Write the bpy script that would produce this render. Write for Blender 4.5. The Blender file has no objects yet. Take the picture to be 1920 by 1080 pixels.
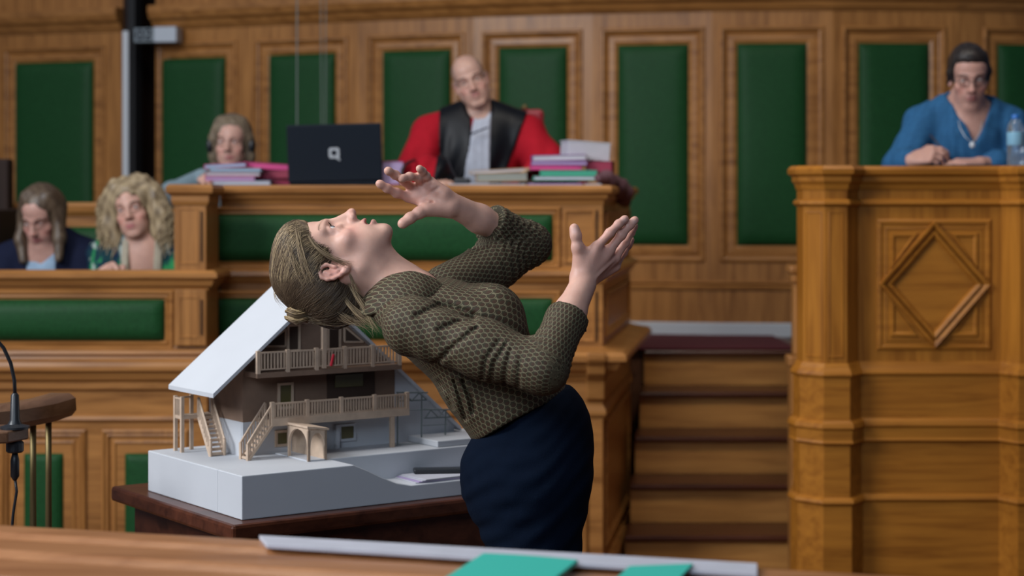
import bpy, bmesh, math, random
import numpy as np
from mathutils import Vector, Matrix

# ------------------------------------------------------------------ camera, world, lights, exposure
SC = bpy.context.scene
COL = SC.collection
F, CH, HY = 3400.0, 1.585, 370.0          # focal length in pixels (1920 wide), camera height, horizon row


def W(px, py, d):
    """a point at depth d seen at pixel (px, py) of the 1920x1080 frame"""
    return Vector(((px - 960.0) / F * d, d, CH + (HY - py) / F * d))


cam = bpy.data.cameras.new('camera')
cam.sensor_width = 36.0
cam.lens = 36.0 * F / 1920.0
cam.shift_y = -(540.0 - HY) / 1920.0
cam.clip_start = 0.05
cam.dof.use_dof = True
cam.dof.focus_distance = 3.72
cam.dof.aperture_fstop = 3.4
camo = bpy.data.objects.new('camera', cam)
camo.location = (0, 0, CH)
camo.rotation_euler = (math.pi / 2, 0, 0)
COL.objects.link(camo)
SC.camera = camo

world = bpy.data.worlds.new('world')
SC.world = world
world.use_nodes = True
bg = world.node_tree.nodes['Background']
bg.inputs[0].default_value = (0.62, 0.72, 1.0, 1)
bg.inputs[1].default_value = 0.095


def area(name, loc, target, size, energy, color, size_y=None, spread=180):
    l = bpy.data.lights.new(name, 'AREA')
    l.energy = energy
    l.color = color
    l.size = size
    l.spread = math.radians(spread)
    if size_y:
        l.shape = 'RECTANGLE'
        l.size_y = size_y
    o = bpy.data.objects.new(name, l)
    o.location = loc
    o.rotation_euler = (Vector(target) - Vector(loc)).to_track_quat('-Z', 'Y').to_euler()
    COL.objects.link(o)
    return o


area('window_daylight', (-4.6, 2.2, 4.1), (0.0, 5.2, 1.2), 2.0, 350, (0.93, 0.96, 1.0), 2.6)
area('overhead_fill_front', (-0.8, 4.6, 5.6), (-0.3, 5.4, 0.0), 3.0, 85, (1.0, 0.94, 0.87), 3.0)  # added overhead fill, unseen, lifts the woman's face and the benches
area('window_daylight_behind', (-1.6, -1.8, 3.8), (0.2, 5.5, 0.7), 2.4, 37, (0.70, 0.84, 1.0), 2.0, 95)
area('stairs_fill', (1.1, 5.6, 4.6), (0.85, 8.2, 0.3), 0.9, 9, (1.0, 0.92, 0.8), 0.9, 75)  # unseen lamp added to brighten the dark stair risers
area('rear_wall_fill', (-5.5, 7.0, 5.0), (-0.5, 9.0, 1.6), 2.0, 34, (0.9, 0.95, 1.0), 2.0)  # unseen lamp added to light the rear wall panelling

SC.view_settings.view_transform = 'Standard'
SC.view_settings.look = 'None'
SC.view_settings.gamma = 1.0
SC.view_settings.use_curve_mapping = False
SC.view_settings.exposure = 0.0

# ------------------------------------------------------------------ materials
MATS = {}


def new_mat(name):
    m = bpy.data.materials.new(name)
    m.use_nodes = True
    nt = m.node_tree
    b = nt.nodes['Principled BSDF']
    MATS[name] = m
    return m, nt, b


def setin(b, **kw):
    for k, v in kw.items():
        b.inputs[k.replace('_', ' ')].default_value = v


def rgba(c):
    return (c[0], c[1], c[2], 1)


def plain(name, col, rough=0.6, metal=0.0, bump=0.0, bscale=60, var=0.0, spec=0.5, coord='Object'):
    m, nt, b = new_mat(name)
    setin(b, Roughness=rough, Metallic=metal)
    b.inputs['Specular IOR Level'].default_value = spec
    b.inputs['Base Color'].default_value = rgba(col)
    tc = nt.nodes.new('ShaderNodeTexCoord')
    n = nt.nodes.new('ShaderNodeTexNoise')
    n.inputs['Scale'].default_value = bscale
    n.inputs['Detail'].default_value = 4
    nt.links.new(tc.outputs[coord], n.inputs['Vector'])
    if var > 0:
        r = nt.nodes.new('ShaderNodeValToRGB')
        r.color_ramp.elements[0].position = 0.3
        r.color_ramp.elements[1].position = 0.7
        r.color_ramp.elements[0].color = rgba([c * (1 - var) for c in col])
        r.color_ramp.elements[1].color = rgba([min(1, c * (1 + var)) for c in col])
        nt.links.new(n.outputs['Fac'], r.inputs['Fac'])
        nt.links.new(r.outputs['Color'], b.inputs['Base Color'])
    if bump > 0:
        bp = nt.nodes.new('ShaderNodeBump')
        bp.inputs['Strength'].default_value = bump
        bp.inputs['Distance'].default_value = 0.002
        nt.links.new(n.outputs['Fac'], bp.inputs['Height'])
        nt.links.new(bp.outputs['Normal'], b.inputs['Normal'])
    return m


def wood(name, light, dark, axis='x', rough=0.36, k=1.0):
    m, nt, b = new_mat(name)
    setin(b, Roughness=rough)
    b.inputs['Coat Weight'].default_value = 0.04
    b.inputs['Specular IOR Level'].default_value = 0.3
    b.inputs['Coat Roughness'].default_value = 0.3
    tc = nt.nodes.new('ShaderNodeTexCoord')
    mp = nt.nodes.new('ShaderNodeMapping')
    s = {'x': (1.0, 14, 14), 'y': (14, 1.0, 14), 'z': (14, 14, 1.0)}[axis]
    mp.inputs['Scale'].default_value = [v * k for v in s]
    nt.links.new(tc.outputs['Object'], mp.inputs['Vector'])
    n = nt.nodes.new('ShaderNodeTexNoise')
    n.inputs['Scale'].default_value = 2.2
    n.inputs['Detail'].default_value = 7
    n.inputs['Roughness'].default_value = 0.62
    n.inputs['Distortion'].default_value = 0.6
    nt.links.new(mp.outputs['Vector'], n.inputs['Vector'])
    r = nt.nodes.new('ShaderNodeValToRGB')
    e = r.color_ramp.elements
    e[0].position, e[0].color = 0.30, rgba(dark)
    e[1].position, e[1].color = 0.72, rgba(light)
    mid = e.new(0.5)
    mid.color = rgba([(p * 0.58 + q * 0.42) for p, q in zip(light, dark)])
    nt.links.new(n.outputs['Fac'], r.inputs['Fac'])
    n2 = nt.nodes.new('ShaderNodeTexNoise')
    n2.inputs['Scale'].default_value = 1.3
    n2.inputs['Detail'].default_value = 2
    nt.links.new(tc.outputs['Object'], n2.inputs['Vector'])
    mx = nt.nodes.new('ShaderNodeMix')
    mx.data_type = 'RGBA'
    mx.blend_type = 'MULTIPLY'
    mx.inputs['Factor'].default_value = 0.35
    nt.links.new(r.outputs['Color'], mx.inputs['A'])
    r2 = nt.nodes.new('ShaderNodeValToRGB')
    r2.color_ramp.elements[0].position = 0.35
    r2.color_ramp.elements[1].position = 0.65
    r2.color_ramp.elements[0].color = (0.55, 0.5, 0.45, 1)
    nt.links.new(n2.outputs['Fac'], r2.inputs['Fac'])
    nt.links.new(r2.outputs['Color'], mx.inputs['B'])
    nt.links.new(mx.outputs['Result'], b.inputs['Base Color'])
    bp = nt.nodes.new('ShaderNodeBump')
    bp.inputs['Strength'].default_value = 0.12
    bp.inputs['Distance'].default_value = 0.002
    nt.links.new(n.outputs['Fac'], bp.inputs['Height'])
    nt.links.new(bp.outputs['Normal'], b.inputs['Normal'])
    return m


OAK_L, OAK_D = (0.44, 0.196, 0.055), (0.20, 0.078, 0.019)
WOODX = wood('oak_horizontal', OAK_L, OAK_D, 'x')
WOODZ = wood('oak_vertical', OAK_L, OAK_D, 'z')
GOLDX = wood('golden_oak_horizontal', (0.43, 0.168, 0.022), (0.23, 0.078, 0.009), 'x')
GOLDZ = wood('golden_oak_vertical', (0.43, 0.168, 0.022), (0.23, 0.078, 0.009), 'z')
DARKX = wood('dark_mahogany', (0.10, 0.030, 0.014), (0.035, 0.010, 0.005), 'x', 0.3)
DARKZ = wood('dark_oak_vertical', (0.026, 0.010, 0.005), (0.012, 0.005, 0.003), 'z', 0.75)
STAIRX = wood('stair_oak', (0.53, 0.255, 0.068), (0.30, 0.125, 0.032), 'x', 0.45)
WALNUT = wood('walnut_rail', (0.20, 0.105, 0.06), (0.08, 0.038, 0.02), 'y', 0.3)
LEATHER = plain('green_leather', (0.0105, 0.056, 0.0165), 0.5, bump=0.2, bscale=90, var=0.18, spec=0.13)
WHITECARD = plain('white_card', (0.50, 0.515, 0.545), 0.6, var=0.02, bscale=8)
BROWNCARD = plain('brown_card', (0.20, 0.125, 0.085), 0.75, var=0.12, bscale=25)
DARKCARD = plain('dark_brown_card', (0.05, 0.028, 0.018), 0.8)
BALSA = plain('balsa_wood', (0.50, 0.37, 0.27), 0.7, var=0.12, bscale=40)
OLIVE = plain('olive_glazing', (0.10, 0.085, 0.03), 0.25)
GREYWIRE = plain('grey_green_wire', (0.15, 0.18, 0.18), 0.5)
REDCLIP = plain('red_plastic', (0.5, 0.01, 0.03), 0.4)
BLACK = plain('black_plastic', (0.012, 0.014, 0.018), 0.4)
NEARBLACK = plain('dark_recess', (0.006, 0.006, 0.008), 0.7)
NAVYBLK = plain('laptop_lid', (0.003, 0.007, 0.014), 0.5, spec=0.2)
SILVER = plain('silver_emblem', (0.42, 0.46, 0.5), 0.35, metal=0.3)
BRASS = plain('aged_brass', (0.20, 0.15, 0.065), 0.5, metal=0.8)
PAPER = plain('paper', (0.44, 0.44, 0.49), 0.7, var=0.05, bscale=20)
LILACP = plain('lilac_paper', (0.34, 0.26, 0.44), 0.7)
PINKP = plain('pink_folder_card', (0.55, 0.06, 0.22), 0.6)
MAGENTA = plain('magenta_folder_card', (0.42, 0.012, 0.12), 0.55)
DARKRED = plain('dark_red_folder_card', (0.24, 0.008, 0.04), 0.55)
PURPLEC = plain('purple_folder_card', (0.19, 0.05, 0.22), 0.55)
TEALC = plain('teal_folder_card', (0.03, 0.46, 0.36), 0.5)
GREENC = plain('green_folder_card', (0.04, 0.30, 0.19), 0.5)
TANC = plain('tan_folder_card', (0.42, 0.28, 0.16), 0.6)
GREYC = plain('grey_folder_card', (0.22, 0.23, 0.20), 0.6)
BLUEC = plain('blue_grey_folder_card', (0.24, 0.36, 0.50), 0.6)
WHITEPT = plain('white_paint', (0.50, 0.53, 0.57), 0.5)
CARPET = plain('dark_red_carpet', (0.085, 0.010, 0.018), 0.95, bump=0.6, bscale=300, var=0.2)
FLOORM = wood('parquet', (0.14, 0.06, 0.03), (0.07, 0.03, 0.014), 'y', 0.4)
PLASTER = plain('plaster', (0.5, 0.46, 0.4), 0.85)
SIGNW = plain('sign_white', (0.42, 0.46, 0.52), 0.5)
SIGNG = plain('sign_grey', (0.13, 0.165, 0.19), 0.5)
INK = plain('sign_ink', (0.012, 0.014, 0.03), 0.6)
WIREM = plain('grey_wire', (0.14, 0.16, 0.15), 0.6)
CHAIRBLK = plain('black_chair_fabric', (0.010, 0.013, 0.014), 0.8, bump=0.3, bscale=200)
CHAIRRED = plain('red_chair_leather', (0.25, 0.01, 0.02), 0.5)
MAUVE = plain('mauve_cloth', (0.11, 0.048, 0.06), 0.9, bump=0.5, bscale=120, var=0.3)


# ------------------------------------------------------------------ object helpers
def tag(o, label=None, cat=None, group=None, kind=None):
    if label: o['label'] = label
    if cat: o['category'] = cat
    if group: o['group'] = group
    if kind: o['kind'] = kind
    return o


def empty(name, loc, label=None, cat=None, group=None, kind=None):
    o = bpy.data.objects.new(name, None)
    o.empty_display_size = 0.1
    o.location = loc
    COL.objects.link(o)
    return tag(o, label, cat, group, kind)


def put(o, parent):
    """parent o, keeping its mesh where it is in the world"""
    if parent is not None:
        o.parent = parent
        m = Matrix.Identity(4)
        p = parent
        chain = []
        while p is not None:
            chain.append(p)
            p = p.parent
        for q in reversed(chain):
            m = m @ q.matrix_parent_inverse @ q.matrix_basis
        o.matrix_parent_inverse = m.inverted()
    return o


def link_mesh(name, me, mats, parent=None, smooth=False):
    for m in (mats if isinstance(mats, (list, tuple)) else [mats]):
        me.materials.append(m)
    if smooth:
        me.polygons.foreach_set('use_smooth', [True] * len(me.polygons))
    o = bpy.data.objects.new(name, me)
    COL.objects.link(o)
    return put(o, parent)


class MB:
    """collects shapes, builds one mesh"""

    def __init__(self):
        self.v = []
        self.f = []
        self.mi = []
        self.M = None
        self.cur = 0

    def _add(self, vs, fs):
        n = len(self.v)
        for p in vs:
            p = Vector(p)
            self.v.append(self.M @ p if self.M is not None else p)
        for q in fs:
            self.f.append([i + n for i in q])
            self.mi.append(self.cur)

    def box(self, x0, x1, y0, y1, z0, z1, b=0.0):
        if b > 0:
            bm = bmesh.new()
            bmesh.ops.create_cube(bm, size=1)
            for v in bm.verts:
                v.co = Vector((x0 + (v.co.x + .5) * (x1 - x0), y0 + (v.co.y + .5) * (y1 - y0), z0 + (v.co.z + .5) * (z1 - z0)))
            bmesh.ops.bevel(bm, geom=list(bm.edges), offset=b, segments=2, affect='EDGES', profile=0.5)
            bm.verts.index_update()
            self._add([v.co for v in bm.verts], [[v.index for v in f.verts] for f in bm.faces])
            bm.free()
            return self
        vs = [(x0, y0, z0), (x1, y0, z0), (x1, y1, z0), (x0, y1, z0), (x0, y0, z1), (x1, y0, z1), (x1, y1, z1), (x0, y1, z1)]
        self._add(vs, [(0, 3, 2, 1), (4, 5, 6, 7), (0, 1, 5, 4), (1, 2, 6, 5), (2, 3, 7, 6), (3, 0, 4, 7)])
        return self

    def prism(self, poly, y0, y1, axis='y'):
        """polygon in (x,z) pushed along y, or in (x,y) pushed along z"""
        n = len(poly)
        if axis == 'y':
            vs = [(p[0], y0, p[1]) for p in poly] + [(p[0], y1, p[1]) for p in poly]
        elif axis == 'z':
            vs = [(p[0], p[1], y0) for p in poly] + [(p[0], p[1], y1) for p in poly]
        else:
            vs = [(y0, p[0], p[1]) for p in poly] + [(y1, p[0], p[1]) for p in poly]
        fs = [tuple(range(n)), tuple(range(2 * n - 1, n - 1, -1))]
        fs += [(i, i + n, (i + 1) % n + n, (i + 1) % n) for i in range(n)]
        self._add(vs, fs)
        return self

    def sweep(self, path, prof):
        """closed profile [(out, z)] carried along a plan path [(x, y)], mitred; out is to the right of travel"""
        P = [Vector(p) for p in path]
        n = len(P)
        ms = []
        for i in range(n):
            d1 = (P[i] - P[i - 1]).normalized() if i > 0 else None
            d2 = (P[i + 1] - P[i]).normalized() if i < n - 1 else None
            if d1 is None: d1 = d2
            if d2 is None: d2 = d1
            n1 = Vector((d1.y, -d1.x))
            n2 = Vector((d2.y, -d2.x))
            m = (n1 + n2)
            m = m / max(0.25, m.length_squared) * 2
            ms.append(m)
        k = len(prof)
        vs = []
        for i in range(n):
            for (o, z) in prof:
                q = P[i] + ms[i] * o
                vs.append((q.x, q.y, z))
        fs = []
        for i in range(n - 1):
            for j in range(k):
                a, b2 = i * k + j, i * k + (j + 1) % k
                fs.append((a, b2, b2 + k, a + k))
        fs.append(tuple(range(k - 1, -1, -1)))
        fs.append(tuple((n - 1) * k + j for j in range(k)))
        self._add(vs, fs)
        return self

    def rings(self, loops, cap=True):
        n = len(loops[0])
        vs = [p for l in loops for p in l]
        fs = []
        for i in range(len(loops) - 1):
            for j in range(n):
                a, b2 = i * n + j, i * n + (j + 1) % n
                fs.append((a, b2, b2 + n, a + n))
        if cap:
            fs.append(tuple(range(n - 1, -1, -1)))
            fs.append(tuple((len(loops) - 1) * n + j for j in range(n)))
        self._add(vs, fs)
        return self

    def tube(self, pts, r, n=8, r1=None):
        pts = [Vector(p) for p in pts]
        r1 = r if r1 is None else r1
        loops = []
        up = Vector((0.13, 0.31, 0.94)).normalized()
        for i, p in enumerate(pts):
            t = (pts[min(i + 1, len(pts) - 1)] - pts[max(i - 1, 0)])
            if t.length < 1e-9: t = Vector((0, 0, 1))
            t.normalize()
            a = up - t * up.dot(t)
            if a.length < 0.05:
                a = Vector((1, 0, 0)) - t * t.x
            a.normalize()
            up = a
            b2 = t.cross(a)
            rr = r + (r1 - r) * i / max(1, len(pts) - 1)
            loops.append([p + (a * math.cos(2 * math.pi * j / n) + b2 * math.sin(2 * math.pi * j / n)) * rr for j in range(n)])
        return self.rings(loops)

    def lathe(self, c, prof, n=24):
        loops = [[(c[0] + r * math.cos(2 * math.pi * j / n), c[1] + r * math.sin(2 * math.pi * j / n), c[2] + z) for j in range(n)] for (r, z) in prof]
        return self.rings(loops)

    def rect_loops(self, x0, x1, z0, z1, y, prof, fill=True):
        """picture-frame moulding on a wall facing -y: prof = [(inset, out)]"""
        loops = []
        for (ins, out) in prof:
            loops.append([(x0 + ins, y - out, z0 + ins), (x1 - ins, y - out, z0 + ins), (x1 - ins, y - out, z1 - ins), (x0 + ins, y - out, z1 - ins)])
        n = len(loops)
        vs = [p for l in loops for p in l]
        fs = []
        for i in range(n - 1):
            for j in range(4):
                a, b2 = i * 4 + j, i * 4 + (j + 1) % 4
                fs.append((a, b2, b2 + 4, a + 4))
        if fill:
            fs.append(tuple((n - 1) * 4 + j for j in range(4)))
        self._add(vs, fs)
        return self

    def pad(self, x0, x1, z0, z1, y, h=0.03, nx=24, nz=12, edge=0.05):
        """stuffed leather panel facing -y"""
        def ease(t, L):
            e = min(t, L - t) / edge
            return math.sqrt(max(0.0, 1 - (1 - min(1, e)) ** 2))
        def grid(L, n):
            s = [0, edge * .06, edge * .2, edge * .45, edge * .75]
            core = [edge + (L - 2 * edge) * i / n for i in range(n + 1)]
            return s + core + [L - q for q in reversed(s)]
        gx, gz = grid(x1 - x0, nx), grid(z1 - z0, nz)
        Lx, Lz = x1 - x0, z1 - z0
        vs = []
        for b in gz:
            for a in gx:
                q = ease(a, Lx) * ease(b, Lz)
                bulge = 1 + 0.35 * math.sin(math.pi * a / Lx) * math.sin(math.pi * b / Lz)
                vs.append((x0 + a, y - h * q * bulge - 0.001, z0 + b))
        n = len(gx)
        fs = [(j * n + i, j * n + i + 1, (j + 1) * n + i + 1, (j + 1) * n + i) for j in range(len(gz) - 1) for i in range(n - 1)]
        m = len(vs)
        rim = [i for i in range(n)] + [j * n + n - 1 for j in range(1, len(gz))] + [(len(gz) - 1) * n + i for i in range(n - 2, -1, -1)] + [j * n for j in range(len(gz) - 2, 0, -1)]
        back = [(vs[i][0], y + 0.004, vs[i][2]) for i in rim]
        vs = vs + back
        R = len(rim)
        fs += [(rim[(i + 1) % R], rim[i], m + i, m + (i + 1) % R) for i in range(R)]
        fs.append(tuple(m + i for i in range(R)))
        self._add(vs, fs)
        return self

    def build(self, name, mats, parent=None, smooth=False, bevel=0.0, sharp=None):
        me = bpy.data.meshes.new(name)
        me.from_pydata([tuple(p) for p in self.v], [], self.f)
        me.polygons.foreach_set('material_index', self.mi)
        me.update()
        bm = bmesh.new()
        bm.from_mesh(me)
        bmesh.ops.recalc_face_normals(bm, faces=bm.faces)
        bm.to_mesh(me)
        bm.free()
        o = link_mesh(name, me, mats, parent, smooth)
        if smooth and sharp:
            me.set_sharp_from_angle(angle=sharp)
        if bevel > 0:
            md = o.modifiers.new('bevel', 'BEVEL')
            md.width = bevel
            md.segments = 2
            md.limit_method = 'ANGLE'
            md.angle_limit = math.radians(40)
        return o


def struct(name, mb, mat, parent=None, **kw):
    o = mb.build(name, mat, parent, **kw)
    if parent is None:
        o['kind'] = 'structure'
    return o


def copy_tree(o, parent=None):
    c = o.copy()
    COL.objects.link(c)
    if parent is not None:
        c.parent = parent
    for ch in list(o.children):
        copy_tree(ch, c)
    return c


def plane_M(A, B):
    """frame on a vertical wall from plan point A to B: local x along the wall, local -y towards the room"""
    A, B = Vector((A[0], A[1], 0)), Vector((B[0], B[1], 0))
    x = (B - A).normalized()
    y = Vector((-x.y, x.x, 0))
    M = Matrix((x, y, Vector((0, 0, 1)))).transposed().to_4x4()
    M.translation = A
    return M
# ------------------------------------------------------------------ the room
LAND = 0.85                     # height of the judges' platform
struct('floor', MB().box(-4.2, 4.2, -1.0, 12.5, -0.1, 0.0), FLOORM)

# platforms behind the benches
pf = MB()
pf.prism([(-1.08, 7.165), (.29, 7.165), (.475, 8.45), (.475, 8.775), (1.44, 8.775), (1.44, 9.75), (0.40, 9.9), (-1.22, 10.4), (-1.22, 7.165)], 0.0, LAND, 'z')
pf.prism([(1.12, 6.56), (3.4, 6.56), (3.4, 9.7), (1.45, 9.7), (1.56, 8.5)], 0.0, LAND, 'z')
struct('floor_dais', pf, FLOORM)
struct('floor_stand', MB().box(-3.4, -1.23, 6.86, 11.4, 0.0, 0.42), FLOORM)

# panelled rear wall: a gently bent run of bays, each with a stuffed green panel in a moulded frame
def wp(px, d):
    return ((px - 960) / F * d, d)
ZP0, ZP1 = 1.332, 2.395          # green panel bottom / top
BAYS = [  # bay boundary left px, d, right px, d, panel left px, right px
    (292, 10.62, 462, 10.38, 302, 420), (462, 10.38, 671, 10.10, 503, 626), (671, 10.10, 888, 9.86, 716, 843),
    (888, 9.86, 1111, 9.68, 934, 1062), (1111, 9.68, 1335, 9.55, 1158, 1290), (1335, 9.55, 1561, 9.50, 1382, 1513),
    (1561, 9.50, 1790, 9.54, 1611, 1743), (1790, 9.54, 2060, 9.70, 1873, 2010), (2060, 9.70, 2290, 9.95, 2110, 2240), (2290, 9.95, 2520, 10.3, 2340, 2470)]


def panel_bay(root, A, B, s0, s1, zb=0.85, base=True, z0=ZP0, z1=ZP1):
    M = plane_M(A, B)
    L = (Vector(B) - Vector(A)).length
    w = MB()
    w.M = M
    e = 0.088
    fx0, fx1, fz0, fz1 = s0 - e, s1 + e, z0 - e, z1 + e
    fx0 = max(fx0, 0.004)
    # wall skin around the frame opening, and a solid back
    w.box(0, L, 0.03, 0.09, zb, 3.3)
    w.box(0, fx0, 0, 0.03, zb, 3.3)
    w.box(fx1, L, 0, 0.03, zb, 3.3)
    w.box(fx0, fx1, 0, 0.03, zb, fz0)
    w.box(fx0, fx1, 0, 0.03, fz1, 3.3)
    w.build('bay', WOODZ, root)
    fr = MB()
    fr.M = M
    fr.rect_loops(fx0, fx1, fz0, fz1, 0.0, [(-.002, -.02), (-.002, .004), (.004, .012), (.012, .013), (.018, .003), (.024, .001), (.030, -.012), (.036, -.016), (.042, -.010), (.070, -.008), (.082, -.016), (.10, -.022)])
    fr.build('panel_frame', WOODX, root, bevel=0.0)
    p = MB()
    p.M = M
    p.pad(s0, s1, z0, z1, 0.016, 0.03, 8, 16, 0.07)
    p.build('padded_panel', LEATHER, root, smooth=True)


wall = empty('wall_rear', (0, 9.7, 0), kind='structure')
runA = []
for (l, dl, r, dr, a, b) in BAYS:
    A, B = Vector(wp(l, dl)), Vector(wp(r, dr))
    def hit(px):                       # where the sight line through px meets the bay
        k = (px - 960) / F
        t = (k * A.y - A.x) / ((B.x - A.x) - k * (B.y - A.y))
        return t * (B - A).length
    panel_bay(wall, A, B, hit(a), hit(b))
    runA.append(A)
runA.append(B)
MB().sweep([tuple(p) for p in runA], [(-.02, 1.10), (.012, 1.10), (.016, 1.115), (.008, 1.125), (.02, 1.135), (.012, 1.145), (-.02, 1.145)]).build('dado_rail', WOODX, wall)
MB().sweep([tuple(p) for p in runA], [(-.02, 2.565), (.01, 2.565), (.02, 2.58), (.03, 2.582), (.045, 2.61), (.07, 2.625), (.085, 2.66), (.085, 2.70), (-.02, 2.70)]).build('cornice', WOODX, wall)
MB().sweep([tuple(p) for p in runA[2:]], [(-.02, .852), (.014, .852), (.014, .918), (.008, .925), (-.02, .925)]).build('baseboard_rear', WHITEPT, None)['kind'] = 'structure'

# left stretch of the wall, beyond a dark recess
wl = empty('wall_left', (-2.6, 10.9, 0), kind='structure')
for (q0, q1) in [((-650, 11.72), (-420, 11.46)), ((-420, 11.46), (-190, 11.2)), ((-190, 11.2), (5, 10.97))]:
    panel_bay(wl, Vector(wp(*q0)), Vector(wp(*q1)), 0.17, 0.51, zb=0.4)
A, B = Vector(wp(5, 10.97)), Vector(wp(231, 10.70))
panel_bay(wl, A, B, hit(27), hit(173), zb=0.4)
MB().sweep([wp(-650, 11.72), wp(-420, 11.46), wp(-190, 11.2), wp(5, 10.97), wp(231, 10.70)], [(-.02, 2.565), (.01, 2.565), (.02, 2.58), (.03, 2.582), (.045, 2.61), (.07, 2.625), (.085, 2.66), (.085, 2.70), (-.02, 2.70)]).build('cornice', WOODX, wl)
rc = MB()
A, B = Vector(wp(243, 10.69)), Vector(wp(292, 10.62))
rc.M = plane_M(A, B)
L = (B - A).length
rc.box(-.06, L + .06, 0.22, 0.28, 0.4, 3.3)
rc.box(-.05, -.005, 0.0, 0.24, 0.4, 3.3)
rc.box(L + .0, L + .03, 0.02, 0.24, 0.4, 3.3)
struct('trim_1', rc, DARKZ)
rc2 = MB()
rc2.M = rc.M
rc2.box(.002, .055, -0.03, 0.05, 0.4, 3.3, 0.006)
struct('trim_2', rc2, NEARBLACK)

# white cable conduit on the edge of the recess
cd = MB()
a = wp(236.5, 10.63)
cd.box(a[0] - .018, a[0] + .018, a[1] - .02, a[1] + .03, 0.42, 2.56, 0.005)
o = cd.build('cable_conduit', WHITEPT)
tag(o, 'white vertical cable conduit running up the rear wall beside the dark recess', 'conduit')

# the little sign above the recess
sg = empty('sign_plate', W(290, 66, 10.45), 'small white and grey sign plate reading 02 high on the rear wall', 'sign')
c = W(290, 65, 10.45)
yaw = 0.16
Ms = Matrix.Translation(c) @ Matrix.Rotation(-yaw, 4, 'Z')
s = 10.45 / F
def sgbox(x0, x1, z0, z1, y0, y1):
    m = MB(); m.M = Ms
    return m.box(x0 * s, x1 * s, y0, y1, z0 * s, z1 * s, 0.003)
sgbox(-2, 42, -14, 15, 0, 0.1).build('panel', SIGNW, sg)
sgbox(-41, -2, -14, 13, 0, 0.1).build('number_panel', SIGNG, sg)
def digit_mesh(strokes, ox):
    m = MB(); m.M = Ms
    for st in strokes:
        m.tube([((ox + x) * s, -0.004, z * s) for (x, z) in st], 2.0 * s, 6)
    return m
zero = [(6 * math.cos(t * math.pi / 8), 8.5 * math.sin(t * math.pi / 8)) for t in range(17)]
two = [(-5, 5), (-3, 8.5), (2, 9), (5, 5.5), (4, 1), (-5, -8.5), (6, -8.5)]
digit_mesh([zero], -29).build('number', INK, sg)
digit_mesh([two], -13).build('number', INK, sg)

# two pairs of thin wires hanging from the ceiling in front of the wall
for (px0, px1, lab) in [(557, 557, 'single thin grey wire hanging in front of the green wall panel, left of the pair'),
                        (601, 603, 'left wire of the close pair hanging above the open laptop'),
                        (611, 610, 'right wire of the close pair hanging above the open laptop')]:
    m = MB()
    m.tube([W(px0, -60, 8.6), W((px0 + px1) / 2, 120, 8.6), W(px1, 262, 8.6), W(px1, 334, 8.5)], 0.0022 if px0 > 600 else 0.0032, 6)
    o = m.build('hanging_wire', WIREM, smooth=True)
    tag(o, lab, 'wire')
# ------------------------------------------------------------------ left court bench (two women sit behind it)
TOPP = [(-.06, 1.30), (-.05, 1.312), (.03, 1.312), (.045, 1.300), (.045, 1.285), (.030, 1.275), (.022, 1.255), (.010, 1.247), (.006, 1.236), (-.06, 1.236)]
LEDGE = [(-.06, 1.03), (.004, 1.03), (.008, 1.018), (.030, 1.012), (.034, 1.0), (.020, .992), (.024, .980), (.050, .972), (.056, .955), (.056, .940), (.040, .932), (.030, .905), (.016, .893), (.016, .868), (.004, .86), (-.06, .86)]


def field(root, x0, x1, z0, z1, y, e=0.05, frame_mat=WOODX, pad_name='padded_panel', h=0.03):
    """wood frame moulding + stuffed panel on a front facing -y"""
    MB().rect_loops(x0 - e, x1 + e, z0 - e, z1 + e, y, [(0, -.012), (0, .006), (.006, .012), (.012, .012), (.018, .004), (.026, .008), (.032, .002), (e, -.004), (e + .02, -.008)]).build('panel_frame', frame_mat, root)
    MB().pad(x0, x1, z0, z1, y + .003, h, max(8, int((x1 - x0) / .08)), 8, 0.045).build(pad_name, LEATHER, root, smooth=True)


lb = empty('court_bench', (-1.9, 6.85, 0), 'long panelled oak bench with green leather front, two women seated behind it at left', 'bench')
pl = [(-3.6, 6.8), (-1.144, 6.8), (-1.144, 7.06)]
body = MB()
body.sweep(pl, [(-.055, .0), (.0, .0), (.0, 1.25), (-.055, 1.25)])
body.build('front_panel', WOODX, lb)
MB().sweep(pl, TOPP).build('top_rail', WOODX, lb)
MB().sweep(pl, LEDGE).build('ledge_moulding', WOODX, lb)
MB().sweep(pl, [(-.03, .0), (.03, .0), (.03, .13), (.018, .15), (-.03, .15)]).build('plinth', WOODX, lb)
field(lb, -2.66, -1.302, 1.047, 1.203, 6.8, 0.035, h=0.028)
# pilaster at the right end: lower and upper panels
pil = MB()
pil.box(-1.262, -1.142, 6.775, 6.86, 1.03, 1.24, 0.003)
pil.box(-1.262, -1.142, 6.775, 7.06, 1.30, 1.60, 0.003)
pil.build('pilaster', WOODZ, lb)
for (za, zb_) in [(1.06, 1.215), (1.335, 1.545)]:
    MB().rect_loops(-1.245, -1.172, za, zb_, 6.775, [(0, -.002), (0, .003), (.006, .003), (.010, -.004), (.014, -.004)]).build('pilaster_panel', WOODZ, lb)
    MB().box(-1.163, -1.158, 6.768, 6.777, za + .012, zb_ - .012).build('pilaster_bead', DARKZ, lb)
MB().sweep([(-1.262, 7.03), (-1.262, 6.775), (-1.142, 6.775), (-1.142, 7.02)], [(-.05, 1.555), (.004, 1.555), (.010, 1.57), (.010, 1.59), (.026, 1.602), (.028, 1.622), (.018, 1.634), (-.05, 1.634)]).build('pilaster_cap', WOODX, lb)
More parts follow.
